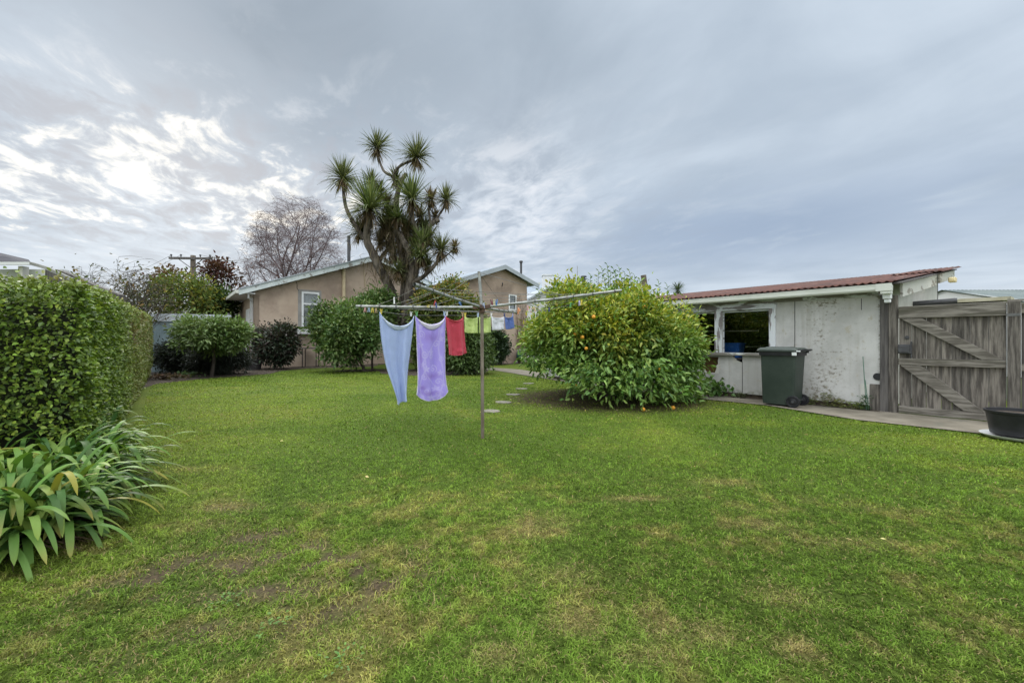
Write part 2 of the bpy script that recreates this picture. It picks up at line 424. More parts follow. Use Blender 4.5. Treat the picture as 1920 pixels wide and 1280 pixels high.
# ------------------------------------------------------------------ world: overcast sky with a broken, bright patch round the sun
SUN_AZ, SUN_EL = R(-38), R(21)      # left of the view axis
def make_world():
    w = bpy.data.worlds.new('World'); SC.world = w; w.use_nodes = True
    t = w.node_tree; t.nodes.clear(); k = NT(t)
    d = k.n.new('ShaderNodeTexCoord').outputs['Generated']
    s = k.n.new('ShaderNodeSeparateXYZ'); k.l.new(d, s.inputs[0]); x, y, z = s.outputs
    zc = k.math('ADD', k.math('MAXIMUM', z, 0.0), .07)
    ux = k.math('DIVIDE', x, zc); uy = k.math('DIVIDE', y, zc)
    a = (-.45, .89); b = (.89, .45)
    al = k.math('ADD', k.math('MULTIPLY', ux, a[0]), k.math('MULTIPLY', uy, a[1]))
    ac = k.math('ADD', k.math('MULTIPLY', ux, b[0]), k.math('MULTIPLY', uy, b[1]))
    def comb(p, q, sx, sy, ox=0.0):
        n = k.n.new('ShaderNodeCombineXYZ'); k.l.new(k.math('MULTIPLY', p, sx), n.inputs[0]); k.l.new(k.math('MULTIPLY', q, sy), n.inputs[1]); n.inputs[2].default_value = ox
        return n.outputs[0]
    nL = k.noise(comb(ac, al, .75, .50, 2.3), 1.0, 7, .52, .8)
    nM = k.noise(comb(ac, al, 1.7, 1.0, 5.1), 1.0, 6, .52, .7)
    nF = k.noise(comb(ac, al, 5.2, 3.1, 42.9), 1.0, 9, .62, .35)
    el = k.math('ARCSINE', z); az = k.math('ARCTAN2', x, y)
    def gauss(ca, ce, wa, we):
        p = k.math('DIVIDE', k.math('SUBTRACT', az, R(ca)), R(wa)); q = k.math('DIVIDE', k.math('SUBTRACT', el, R(ce)), R(we))
        return k.math('POWER', 2.71828, k.math('MULTIPLY', k.math('ADD', k.math('MULTIPLY', p, p), k.math('MULTIPLY', q, q)), -1.0))
    mixv = k.math('ADD', k.math('MULTIPLY', nL, .62), k.math('MULTIPLY', nM, .38))
    cl = k.mix(k.ramp(mixv, .34, .66), (.415,.49,.58), (.585,.665,.755))
    # heavier grey deck high on the left and ahead
    cl = k.mix(k.math('MULTIPLY', gauss(-24, 33, 36, 12), k.math('ADD', .75, k.math('MULTIPLY', k.ramp(nM, .6, .35), .25))), cl, (.255,.305,.36))
    # the bluer, darker bank low on the right
    bank = k.math('MULTIPLY', gauss(30, 13, 26, 4.8), k.ramp(nM, .2, .5))
    cl = k.mix(k.math('MULTIPLY', bank, .95), cl, (.31,.39,.515))
    # paler band near the horizon, streaked
    hz = k.math('MULTIPLY', k.ramp(el, R(9), R(1)), k.ramp(k.noise(comb(az, el, 3.0, 60.0, 1.0), 1.0, 5, .55), .3, .6))
    cl = k.mix(k.math('MULTIPLY', hz, .75), cl, (.60,.655,.72))
    # soft lit haze in front of the view axis
    cl = k.mix(k.math('MULTIPLY', k.math('MULTIPLY', gauss(1, 17.5, 8, 8), k.ramp(nF, .3, .65)), .75), cl, (.80,.82,.86))
    # bright breaks round the sun
    g1 = gauss(-40, 18.0, 16, 6.5); g2 = gauss(-29, 15.5, 15, 7.0); g3 = gauss(-49, 14.5, 13, 5.5)
    g = k.math('MAXIMUM', k.math('MAXIMUM', g1, g2), g3)
    thr = k.math('ADD', nF, k.math('MULTIPLY', g, .22))
    br = k.math('MULTIPLY', k.ramp(thr, .645, .86), k.ramp(g, .10, .6))
    dk = k.math('MULTIPLY', k.ramp(g, .1, .7), k.ramp(nF, .55, .35))
    mot = gauss(-26, 17, 36, 11)
    cl = k.mix(k.math('MULTIPLY', mot, k.math('MULTIPLY', k.ramp(nF, .50, .68), .55)), cl, (.80,.82,.85))
    cl = k.mix(k.math('MULTIPLY', mot, k.math('MULTIPLY', k.ramp(nF, .50, .36), .6)), cl, (.37,.40,.46))
    cl = k.mix(k.math('MULTIPLY', dk, .6), cl, (.37,.39,.44))
    cl = k.mix(k.math('MULTIPLY', g, .18), cl, (.70,.71,.72))
    cl = k.mix(br, cl, (1.08,1.03,.93))
    # overcast is brightest overhead; extra glow there and behind camera added as fill light
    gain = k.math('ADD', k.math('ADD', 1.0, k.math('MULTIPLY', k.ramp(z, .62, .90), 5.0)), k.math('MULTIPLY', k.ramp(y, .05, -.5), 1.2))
    sky = k.n.new('ShaderNodeTexSky'); sky.sky_type = 'NISHITA'; sky.sun_disc = False
    sky.sun_elevation = SUN_EL; sky.sun_rotation = SUN_AZ
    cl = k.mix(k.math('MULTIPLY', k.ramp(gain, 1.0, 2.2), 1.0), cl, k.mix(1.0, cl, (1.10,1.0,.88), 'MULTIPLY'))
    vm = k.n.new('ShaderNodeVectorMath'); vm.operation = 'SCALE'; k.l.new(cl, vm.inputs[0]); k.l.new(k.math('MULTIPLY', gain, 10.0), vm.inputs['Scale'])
    below = k.ramp(z, -.02, -.12)
    colr = k.mix(.96, sky.outputs[0], vm.outputs[0])
    colr = k.mix(below, colr, (1.2,1.4,1.0))
    bg = k.n.new('ShaderNodeBackground'); k.l.new(colr, bg.inputs[0]); bg.inputs[1].default_value = .1
    o = k.n.new('ShaderNodeOutputWorld'); k.l.new(bg.outputs[0], o.inputs[0])
    w.cycles.sampling_method = 'MANUAL'; w.cycles.sample_map_resolution = 512
make_world()
sl = bpy.data.lights.new('sun', 'SUN'); sl.energy = 1.5; sl.angle = R(14); sl.color = (1, .95, .87)
so = bpy.data.objects.new('sun', sl); COL.objects.link(so)
sd = Vector((math.sin(SUN_AZ)*math.cos(R(32)), math.cos(SUN_AZ)*math.cos(R(32)), math.sin(R(32))))
so.rotation_euler = sd.to_track_quat('Z', 'Y').to_euler()
vs = SC.view_settings; vs.view_transform = 'Standard'; vs.look = 'None'; vs.exposure = .25; vs.gamma = 1; vs.use_curve_mapping = False
SC.cycles.max_bounces = 6; SC.cycles.transparent_max_bounces = 12
#SETTING
# ------------------------------------------------------------------ ground, lawn, paths
gm = MB(); gm.sheet([(-900,-300),(900,-300),(900,1500),(-900,1500)], -.02)
tag(gm.build('ground', noisy('ground_turf', (.05,.075,.02), (.08,.10,.03), .5, .95, c3=(.06,.05,.035), s3=.3)), kind='structure')

HB = np.array([-5.84, 6.4])       # a point at the foot of the hedge
def hedge_side(x, y): return (x-HB[0])*Vv[0] + (y-HB[1])*Vv[1]        # >0 on the lawn side
SHC = np.array([6.27, 7.27])      # shed's right front corner
def wall_d(x, y): return (x-SHC[0])*Vv[0] + (y-SHC[1])*Vv[1]          # <0 in front of the wall
def along(x, y): return (x-SHC[0])*U[0] + (y-SHC[1])*U[1]
TREE_C = np.array([2.02, 9.05])

path_poly = [tuple(SHC+Vv*-.02-U*4), tuple(SHC+Vv*-.02+U*3.4), (3.15,11.6), (1.75,14.6), (.35,18.0), (-1.1,19.6), (-2.1,19.0), (-.55,17.2), (.75,14.3), (2.2,11.2), (3.72,9.0), (4.72,7.93), (5.22,6.45), (6.1,5.42), (6.9,4.0), (7.6,3.0)]
def in_poly(poly, x, y):
    x = np.asarray(x); y = np.asarray(y); ins = np.zeros(x.shape, bool); n = len(poly)
    for i in range(n):
        x0, y0 = poly[i]; x1, y1 = poly[(i+1) % n]
        c = ((y0 > y) != (y1 > y)) & (x < (x1-x0)*(y-y0)/((y1-y0) if y1 != y0 else 1e-9)+x0)
        ins ^= c
    return ins
def blob(cx, cy, rx, ry, rot=0, n=36, j=.12, seed=0):
    out = []
    for i in range(n):
        a = 2*math.pi*i/n; r = 1 + j*2*(float(fbm(np.array([math.cos(a)*1.6+9]), np.array([math.sin(a)*1.6+9]), seed, 3)[0])-.5)
        x = rx*r*math.cos(a); y = ry*r*math.sin(a)
        out.append((cx+x*math.cos(rot)-y*math.sin(rot), cy+x*math.sin(rot)+y*math.cos(rot)))
    return out
BED_LEFT = [(-6.9,7.3),(-8.6,9.4),(-10.0,12.0),(-9.9,13.7),(-8.9,15.6),(-9.4,17.4),(-9.0,18.9),(-6.6,20.3),(-6.9,24),(-26,24),(-14,14)]
BED_MID = blob(-3.0, 16.9, 2.1, 1.9, .2, seed=4)
BED_CAM = blob(-5.9, 17.6, 1.25, .75, .2, seed=5)
BED_REAR = [(-3.0,20.6),(-1.0,21.2),(.6,23.2),(1.2,24.3),(-.2,25),(-4,22)]
BED_AGA = blob(-3.4, 2.95, .5, .6, .55, seed=6)
BED_TREE = blob(TREE_C[0]-.1, TREE_C[1]-.15, 1.75, 1.65, .2, seed=8)
beds = [BED_LEFT, BED_MID, BED_CAM, BED_REAR, BED_AGA]
for i, b in enumerate(beds):
    mb = MB(); mb.sheet(b, .009+.0005*i); tag(mb.build('garden_bed', M_SOIL), kind='structure')
mb = MB(); mb.sheet(path_poly, .020); 
pth = tag(mb.build('concrete_path', M_CONC), kind='structure')

def lawn_state(x, y):
    """returns tint (n,3), dryness, bare (0..1), tall"""
    d1 = fbm(x*.55, y*.55, 1, 4); d2 = fbm(x*1.9, y*1.9, 11, 4); d3 = fbm(x*6, y*6, 21, 3); d4 = fbm(x*.25, y*.25, 31, 3)
    near = sstep(4.6, 2.0, y)
    d5 = fbm(x*13, y*13, 25, 2)
    dry = sstep(.50, .76, .30*d2+.27*d1+.26*d3+.17*d5 + .05*near - .01)
    bare = np.zeros_like(x); straw = np.zeros_like(x)
    for px, py, rx, ry, k in ((470,1010,.20,.12,.75),(520,1000,.14,.10,.7),(440,1060,.22,.12,.7),(500,1110,.18,.11,.8),(570,1110,.16,.08,.6),(610,1090,.14,.08,.5),(420,955,.20,.10,.35),(400,1120,.16,.07,.6),(640,1150,.16,.06,.6),(560,1170,.15,.07,.6),(330,1190,.12,.06,.5),(230,1240,.14,.06,.5)):
        g = G(px, py); wob = .55+.9*fbm(x*7, y*7, 41, 3)
        bare = np.maximum(bare, k*1.25*np.exp(-(((x-g.x)/rx)**2+((y-g.y)/ry)**2)*wob*1.2))
    for px, py, rx, ry, k in ((425,950,.25,.10,1),(1190,935,.28,.07,1),(1080,1165,.13,.09,.9),(1010,985,.25,.2,.6),(1240,1180,.10,.10,.6),(1350,905,.3,.12,.6),(1430,985,.22,.12,.6),(1330,1190,.16,.1,.7),(1480,1215,.1,.08,.7),(930,1230,.12,.08,.7),(700,1135,.12,.08,.5),(1210,1230,.14,.07,.6),(640,1200,.2,.1,.6),(1060,1080,.2,.12,.5),(1470,1120,.16,.1,.6),(1600,1020,.3,.1,.5),(390,985,.3,.1,.5),(350,880,.5,.12,.45)):
        g = G(px, py); wob = .5+1.0*fbm(x*5, y*5, 51, 3)
        straw = np.maximum(straw, k*np.exp(-(((x-g.x)/rx)**2+((y-g.y)/ry)**2)*wob*1.3))
    gz = G(545,1085); zone = np.exp(-(((x-gz.x)/.62)**2+((y-gz.y)/.36)**2)) + .6*np.exp(-(((x-G(400,1100).x)/.5)**2+((y-G(400,1100).y)/.3)**2))
    bare = np.maximum(bare, np.clip(zone*1.6,0,1)*sstep(.50, .66, fbm(x*8, y*8, 141, 3)))
    td = np.hypot((x-TREE_C[0])/1.15, y-TREE_C[1])
    under = sstep(2.25, 1.35, td + .5*(fbm(x*2, y*2, 61, 3)-.5))
    g1 = np.array([.104,.174,.024]); g2 = np.array([.170,.238,.034]); yg = np.array([.225,.245,.045]); st = np.array([.30,.235,.10])
    c = g1 + (g2-g1)*sstep(.35, .65, .6*d4+.4*d2)[..., None]
    c = c + (yg-c)*(dry*.75)[..., None]
    c = c + (st-c)*np.clip(straw*.75 + .35*sstep(.54, .72, .5*d3+.3*d5+.2*d2+.10*dry)*np.clip(near*1.15,0,1)*1.25, 0, .8)[..., None]
    dk = sstep(.60, .42, d1)*near
    c = c*(1-.22*dk)[..., None]
    return c, dry, np.maximum(bare, under*.8), straw

def lawn_mask(x, y):
    m = ((hedge_side(x, y) > .12+.1*fbm(x*3, y*3, 5)) | (y < 2.9)) & (~in_poly(path_poly, x, y)) & (wall_d(x, y) < -.1)
    for b in beds: m &= ~in_poly(b, x, y)
    m &= ~((y > 19.4+.25*x) & (x < -1))
    return m

def build_lawn():
    st = .07
    xs = np.arange(-16, 10.01, st); ys = np.arange(-2, 24.01, st)
    X, Y = np.meshgrid(xs, ys); sh = X.shape
    c, dry, bare, straw = lawn_state(X.ravel(), Y.ravel())
    soil = np.array([.070,.052,.034])*(.7+.7*fbm(X.ravel()*9, Y.ravel()*9, 3, 3))[:, None]
    c = c*.50 + np.array([.012,.011,.004])
    c = c + (soil-c)*np.clip(bare*1.1, 0, 1)[:, None]
    Z = .004 + .0*X.ravel()
    V = np.stack([X.ravel(), Y.ravel(), Z], 1)
    idx = np.arange(sh[0]*sh[1]).reshape(sh)
    Fc = np.stack([idx[:-1,:-1], idx[:-1,1:], idx[1:,1:], idx[1:,:-1]], -1).reshape(-1, 4)
    m = bpy.data.materials.new('lawn_thatch'); k = NT(nt(m)); o = k.obj()
    n = k.noise(o, 55, 6, .7)
    cc = k.mix(1.0, k.attr('tint'), k.mix(k.ramp(n, .3, .7), (.55,.55,.55), (1.35,1.35,1.25)), 'MULTIPLY')
    k.out(k.principled(cc, .95, k.bump(n, .8, .02), 0, .1))
    tag(np_mesh('lawn', V, Fc, m, None, c), kind='structure')
build_lawn()

def build_grass():
    Vs = []; Fs = []; Cs = []; nb = 0
    bands = [(1.05,1.9,26000,.026,.0034),(1.9,3.0,15000,.028,.0042),(3.0,4.4,6200,.030,.0055),(4.4,6.5,2500,.032,.009),(6.5,9.5,1150,.032,.013),(9.5,14,480,.034,.020),(14,24,170,.036,.034)]
    for y0, y1, den, L0, W0 in bands:
        hw = 1.30
        area = hw*(y1*y1-y0*y0) + 2*.5*(y1-y0); n = int(area*den)
        y = np.sqrt(rng.random(n)*(y1*y1-y0*y0)+y0*y0); x = (rng.random(n)*2-1)*(hw*y+.5)
        k = lawn_mask(x, y) & (x < 9) & (x > -15); x = x[k]; y = y[k]
        c, dry, bare, straw = lawn_state(x, y)
        k = rng.random(len(x)) > np.clip(bare*1.05 - .05, 0, .88)
        x, y, c, dry, bare, straw = x[k], y[k], c[k], dry[k], bare[k], straw[k]
        n = len(x)
        tuft = fbm(x*24, y*24, 71, 2); tall = sstep(.55, .8, fbm(x*1.4, y*1.4, 81, 3))
        L = .88*L0*rng.uniform(.5, 1.25, n)*(.65+.7*tuft)*(1+.5*tall)*(1-.35*np.clip(straw,0,1))
        W = W0*rng.uniform(.7, 1.3, n)
        a = rng.random(n)*2*np.pi; lean = rng.uniform(.15, 1.6, n)
        d = np.stack([np.cos(a)*lean, np.sin(a)*lean, np.ones(n)], 1); d = norm(d)
        sdir = np.stack([-np.sin(a+rng.normal(size=n)*.6), np.cos(a+rng.normal(size=n)*.6), np.zeros(n)], 1)
        b = np.stack([x, y, np.full(n, .004)], 1)
        m = b + d*(L*.55)[:, None]; t = b + norm(d+np.stack([np.cos(a)*.55, np.sin(a)*.55, np.full(n, -.25)], 1))*L[:, None]
        vr = 1.0 if y1 < 4.5 else .6
        c = c*(1+vr*(rng.uniform(.55, 1.5, (n, 1))-1))*(1+vr*(sstep(.25,.75,tuft)*.9-.45))[:,None]; kk = (tuft > .30) | (rng.random(n) < .35)
        # single dead or pale blades
        dead = rng.random(n) < (.02+.08*dry+.25*np.clip(straw,0,1)+.35*np.clip(bare,0,1)*(y < 4)+.05*sstep(3.2,1.6,y))
        L[dead] *= .8; c[dead] = np.array([.30,.245,.115])*rng.uniform(.7, 1.2, (dead.sum(), 1))
        fresh = (rng.random(n) < (.10 if y1 < 4.5 else .04)) & ~dead
        c[fresh] = np.array([.20,.29,.05])*rng.uniform(.8, 1.2, (fresh.sum(), 1))
        x, y, b, m, t, c, W, sdir = x[kk], y[kk], b[kk], m[kk], t[kk], c[kk], W[kk], sdir[kk]; n = len(x)
        w = W[:, None]/2
        V = np.stack([b-sdir*w, b+sdir*w, m+sdir*w*.85, m-sdir*w*.85, t], 1).reshape(-1, 3)
        i = (np.arange(n)*5)[:, None] + nb
        Vs.append(V); Cs.append(np.repeat(c, 5, 0)); nb += 5*n
        Fs.append(np.concatenate([i+np.array([[0,1,2]]), i+np.array([[0,2,3]]), i+np.array([[3,2,4]])], 1).reshape(-1, 3))
    o = np_mesh('grass', np.concatenate(Vs), np.concatenate(Fs), M_GRASS, None, np.concatenate(Cs))
    tag(o, 'short mown green lawn grass with yellow and straw patches', 'grass', kind='stuff')
build_grass()

# soil edge strip along the shed wall (weedy joint)
mb = MB(); pts = []
for i in range(30):
    t = 3.4*i/29; p = SHC+U*t+Vv*(-.05-.13*float(fbm(np.array([t*2.]), np.array([.5]), 9, 3)[0])); pts.append(tuple(p))
pts += [tuple(SHC+U*3.4+Vv*.02), tuple(SHC+Vv*.02)]
mb.sheet(pts, .026); tag(mb.build('soil_strip', M_SOIL), kind='structure')

# stepping stones
for i, (px, py, w, lab) in enumerate(((921,772,.33,'flat stepping stone nearest the washing line pole'), (943,755,.34,'second stepping stone from the washing line, broad and worn'),
        (961,740.5,.32,'middle stepping stone in the lawn'), (978,729.5,.30,'fourth stepping stone from the washing line'), (991,719.5,.30,'farthest stepping stone, next to the concrete path'))):
    g = G(px, py); mb = MB(); mb.slab(blob(0, 0, w*.52, w*.42, .3*i, 16, .22, 20+i), 0, .022)
    o = mb.build('stepping_stone', M_STONE, bevel=.006); o.location = (g.x, g.y, 0); o.rotation_euler.z = RZ_SHED
    tag(o, lab, 'stepping stone', 'stepping stones across the lawn')
# ------------------------------------------------------------------ wall builder with openings (local x right, y away, z up)
def wall_panel(mb, x0, x1, top, openings=(), z0=0.0, th=.16, y=0.0, breaks=()):
    xs = sorted(set([x0, x1] + [o[0] for o in openings] + [o[1] for o in openings] + list(breaks)))
    xs = [x for x in xs if x0-1e-6 <= x <= x1+1e-6]
    tf = top if callable(top) else (lambda x: top)
    for a, b in zip(xs[:-1], xs[1:]):
        m = (a+b)/2; ops = sorted([o for o in openings if o[0] <= m <= o[1]], key=lambda o: o[2])
        zz = z0
        for o in ops + [None]:
            lo_a = lo_b = zz
            hi_a, hi_b = (tf(a), tf(b)) if o is None else (o[2], o[2])
            for yy, fl in ((y, False), (y+th, True)):
                q = [(a,yy,lo_a),(b,yy,lo_b),(b,yy,hi_b),(a,yy,hi_a)]
                mb.add(q, [(3,2,1,0) if fl else (0,1,2,3)])
            if o is not None: zz = o[3]
    for o in openings:                       # reveals
        a, b, c, d = o[:4]
        for q in ([(a,y,c),(a,y,d),(a,y+th,d),(a,y+th,c)], [(b,y,d),(b,y,c),(b,y+th,c),(b,y+th,d)],
                  [(a,y,d),(b,y,d),(b,y+th,d),(a,y+th,d)], [(a,y,c),(a,y+th,c),(b,y+th,c),(b,y,c)]):
            mb.add(q, [(0,1,2,3)])
    for e in (x0, x1):
        mb.add([(e,y,z0),(e,y+th,z0),(e,y+th,tf(e)),(e,y,tf(e))], [(0,1,2,3)])
    for a, b in zip(xs[:-1], xs[1:]):
        mb.add([(a,y,tf(a)),(b,y,tf(b)),(b,y+th,tf(b)),(a,y+th,tf(a))], [(0,1,2,3)])
    return mb

def corrugated(x0, x1, y0, z0, y1, z1, pitch=.1, amp=.012, ny=8, th=.006, jag=0.0):
    nx = int((x1-x0)/pitch*8)+1; xs = np.linspace(x0, x1, nx)
    V = []; 
    for off in (0, -th):
        for j in range(ny+1):
            s = j/ny; 
            y = y0+(y1-y0)*s; z = z0+(z1-z0)*s
            yy = np.full(nx, y)
            if j == 0: yy = yy + jag*(_T[(xs/ .76).astype(int) % 256, 7]-.5)
            V.append(np.stack([xs, yy, z+amp*np.sin(2*np.pi*xs/pitch)+off], 1))
    V = np.concatenate(V); idx = np.arange(2*(ny+1)*nx).reshape(2, ny+1, nx)
    fs = []
    a = idx[0]; fs.append(np.stack([a[:-1,:-1], a[:-1,1:], a[1:,1:], a[1:,:-1]], -1).reshape(-1,4))
    b = idx[1]; fs.append(np.stack([b[:-1,:-1], b[1:,:-1], b[1:,1:], b[:-1,1:]], -1).reshape(-1,4))
    for j in (0, ny): fs.append(np.stack([a[j,:-1], b[j,:-1], b[j,1:], a[j,1:]], -1))
    for i in (0, nx-1): fs.append(np.stack([a[:-1,i], a[1:,i], b[1:,i], b[:-1,i]], -1))
    return V, np.concatenate(fs)

# ------------------------------------------------------------------ the shed
def build_shed():
    r = empty('garden_shed', (SHC[0], SHC[1], 0), RZ_SHED, 'long white peeling garden shed with a rusty red corrugated iron roof', 'shed')
    L = -8.3; DP = 6.3
    zt = lambda y: 2.16 + (y+.2)*.136           # underside of the roof
    wins = [(-2.66,-1.72,.96,1.86), (-3.75,-2.82,.96,1.86)]
    holes = [(-3.55,-2.74,.50,.86), (-2.44,-2.24,.76,.90)]
    mb = MB(); wall_panel(mb, L, 0, 2.06, wins+holes, .10, .10)
    mb.build('wall', M_SHED, r)
    # jagged remnants round the broken hole, and joints between the sheets
    mb = MB(); bb = lambda: mb.build('broken_board', M_WPAINT, r)
    mb.prism([(-2.44,.755),(-2.44,.905),(-2.42,.86),(-2.37,.83),(-2.36,.80),(-2.30,.775),(-2.25,.755)], -.0, .012)
    bb(); mb = MB(); mb.prism([(-2.83,.50),(-2.74,.50),(-2.74,.86),(-2.76,.78),(-2.755,.7),(-2.80,.66),(-2.79,.6)], .0, .012)
    mb.build('broken_board', M_WPAINT, r); mb = MB(); mb.prism([(-3.55,.50),(-3.0,.50),(-3.05,.56),(-3.2,.58),(-3.35,.66),(-3.55,.63)], .0, .012)
    mb.build('broken_board', M_WPAINT, r)
    for x, z0, z1 in ((-1.27,.12,1.974),(-2.24,.12,.77),(-1.59,.12,.895),(-.25,1.75,1.95)):
        mb = MB(); mb.box(x-.005, x+.005, -.004, .02, z0, z1); mb.build('board_joint', M_DKGREY, r)
    mb = MB(); mb.box(-3.4, -2.7, .16, .19, .35, .95); mb.build('inner_board', M_BROWN, r)
    # footing
    mb = MB(); mb.box(L, 0, .015, .12, -.02, .10); mb.build('footing', M_SOIL, r)
    # frieze board under the gutter, and the peeling window head and sill
    mb = MB(); mb.box(L, -.02, -.022, -.001, 1.975, 2.055); mb.build('frieze_board', M_PEEL2, r)
    # windows
    for i, (a, b, c, d) in enumerate(wins):
        w = MB(); w.box(a+.002, b-.002, .035, .06, d-.035, d-.002); w.box(a+.002, a+.02, .035, .06, c, d-.035); w.box(b-.02, b-.002, .035, .06, c, d-.035)
        fr = w.build('window', M_PEEL, r)
        g = MB(); g.box(a+.02, b-.02, .046, .050, c, d-.035); g.build('pane', M_GLASS, fr)
    h = MB(); h.box(-4.0, -1.585, -.040, -.002, 1.862, 1.973); h.build('window_head', M_PEEL, r, bevel=.004)
    h = MB(); h.box(-2.82, -2.66, -.030, -.002, .955, 1.86); h.build('mullion', M_PEELV, r, bevel=.006)
    h = MB(); h.box(-1.72, -1.60, -.030, -.002, .955, 1.86); h.build('side_jamb', M_PEELV, r, bevel=.006)
    h = MB(); h.prism([(-4.0,.90),(-3.2,.905),(-2.6,.895),(-2.1,.905),(-1.59,.90),(-1.56,.95),(-2.2,.957),(-2.9,.950),(-4.0,.957)], -.065, -.002); h.build('window_sill', M_PEEL2, r, bevel=.004)
    # other walls
    mb = MB(); mb.prism([(0,0)]*0 or [(L,.0),(0,0),(0,2.95),(L,2.95)], DP-.1, DP); mb.build('rear_wall', M_DARKIN, r)
    mb = MB(); mb.add([(L+.002,.11,0),(L+.002,DP-.11,0),(L+.002,DP-.11,zt(DP)),(L+.002,.11,2.16),(L+.1,.11,0),(L+.1,DP-.11,0),(L+.1,DP-.11,zt(DP)),(L+.1,.11,2.16)],
                      [(0,1,2,3),(7,6,5,4),(0,3,7,4),(1,5,6,2),(3,2,6,7)]); mb.build('far_end_wall', M_DKGREY, r)
    mb = MB(); mb.add([(-.1,.11,0),(-.1,DP-.11,0),(-.1,DP-.11,zt(DP)-.03),(-.1,.11,2.14),(0,.11,0),(0,DP-.11,0),(0,DP-.11,zt(DP)-.03),(0,.11,2.14)],
                      [(0,1,2,3),(7,6,5,4),(0,3,7,4),(1,5,6,2),(3,2,6,7)]); mb.build('end_wall', M_WPAINT, r)
    mb = MB(); mb.sheet([(L+.1,.11),(-.1,.11),(-.1,DP-.1),(L+.1,DP-.1)], .03); mb.build('shed_floor', M_DARKIN, r)
    # rafters showing under the eave
    for i in range(10):
        x = -.12 - i*.9; m = MB(); m.add([(x-.025,-.16,2.10),(x+.025,-.16,2.10),(x+.025,DP,zt(DP)-.10),(x-.025,DP,zt(DP)-.10),(x-.025,-.16,2.165),(x+.025,-.16,2.165),(x+.025,DP,zt(DP)-.012),(x-.025,DP,zt(DP)-.012)],
                          [(3,2,1,0),(4,5,6,7),(0,1,5,4),(1,2,6,5),(2,3,7,6),(3,0,4,7)]); m.build('rafter', M_DKWOOD, r)
    V, Fc = corrugated(L-.1, .25, -.24, 2.185, 6.55, 2.185+6.79*.136, .105, .014, 10, .008, .05)
    roof = np_mesh('roof', V, Fc, M_RUST, r, smooth=True)
    # the last, lifted sheet at the upper right corner
    V, Fc = corrugated(-.45, .40, 3.4, 2.185+3.64*.136+.03, 6.6, 2.185+6.84*.136+.035, .105, .014, 6, .008)
    np_mesh('ridge_sheet', V, Fc, M_RUST, roof, smooth=True)
    # gutter with stop end and dropper
    g = MB(); n = 7; prof = [(-.30,2.135),(-.30,2.06),(-.285,2.035),(-.20,2.03),(-.185,2.045),(-.185,2.12)]
    g.add([(L-.1,y,z) for y,z in prof]+[(.20,y,z) for y,z in prof]+[(L-.1,y*.985-.004,z+.004) for y,z in prof]+[(.20,y*.985-.004,z+.004) for y,z in prof],
          [(i,i+1,i+7,i+6) for i in range(5)]+[(i+12,i+18,i+19,i+13) for i in range(5)]+[(0,6,18,12),(5,17,23,11),(6,7,8,9,10,11)])
    g.box(L-.1, .20, -.305, -.285, 2.132, 2.146)
    gut = g.build('gutter', M_GUTTER, r)
    g = MB(); g.box(.06, .195, -.298, -.186, 1.985, 2.029); g.box(.0,.205,-.309,-.301,2.03,2.15); g.build('gutter_end', M_GUTTER, gut)
    g = MB(); g.box(.07,.18,-.225,-.115,1.90,2.028); g.box(.085,.17,-.20,-.13,1.84,1.90); g.build('dropper', M_WFRAME, gut, bevel=.015)
    # peeling barge board and flashing on the end
    def slope_bar(name, y0, y1, lo, hi, x0, x1, mat):
        z = lambda y: 2.185+(y+.24)*.136
        m = MB(); m.add([(x0,y0,z(y0)+lo),(x1,y0,z(y0)+lo),(x1,y1,z(y1)+lo),(x0,y1,z(y1)+lo),(x0,y0,z(y0)+hi),(x1,y0,z(y0)+hi),(x1,y1,z(y1)+hi),(x0,y1,z(y1)+hi)],
                         [(3,2,1,0),(4,5,6,7),(0,1,5,4),(1,2,6,5),(2,3,7,6),(3,0,4,7)]); return m.build(name, mat, r)
    M_PB = peel_mat('peeling_barge_paint', (.58,.58,.54), (.20,.185,.16), .54, 3.0, (1,.45,1.6))
    slope_bar('barge_board', .35, 4.0, -.30, -.05, .20, .235, M_PB)
    slope_bar('barge_board', 4.02, 6.5, -.26, -.03, .25, .285, M_PB)
    slope_bar('soffit', -.2, 6.7, -.05, -.025, .01, .31, M_DKWOOD)
    lm = MB(); lm.box(.37,.50,4.4,4.62,2.55,2.66); lm.box(.38,.49,4.36,4.41,2.56,2.65); lm.build('lamp_box', noisy('lamp_yellow', (.62,.52,.30), (.7,.6,.36), 4, .5), r, bevel=.02)
    # interior clutter visible through the glass
    m = MB(); m.box(-4.0,-2.3,.3,.9,.80,.84); m.build('workbench', M_DKWOOD, r)
    m = MB(); m.box(-3.7,-2.05,.32,.34,1.42,1.445); m.build('inner_rail', M_GREYWOODX, r)
    return r
build_shed()
def shed_pt(x, y, z):
    c = np.array([SHC[0], SHC[1]]) - U*x + Vv*y
    return Vector((c[0], c[1], z))
b = MB(); b.rrect([(0,0,.24,.15,0),(0,0,.27,.18,.30)], .05); b.rrect([(0,0,.285,.195,.30),(0,0,.285,.195,.325)], .05)
o = b.build('storage_tub', M_BLUETUB, None, smooth=True); o.location = shed_pt(-2.72, .5, .84); o.rotation_euler.z = RZ_SHED
tag(o, 'blue plastic tub on the bench behind the shed window', 'tub')
b = MB(); b.tube([(0,0,0),(.05,0,.28)], .009, 6); b.tube([(-.12,0,.02),(.05,0,.28)], .007, 6); b.tube([(-.25,0,.24),(.05,0,.25)], .008, 6)
o = b.build('tool_stand', M_GREYWOODX, None, smooth=True); o.location = shed_pt(-2.1, .42, .84); o.rotation_euler.z = RZ_SHED
tag(o, 'thin grey stand of sticks beside the blue tub in the shed', 'stand')

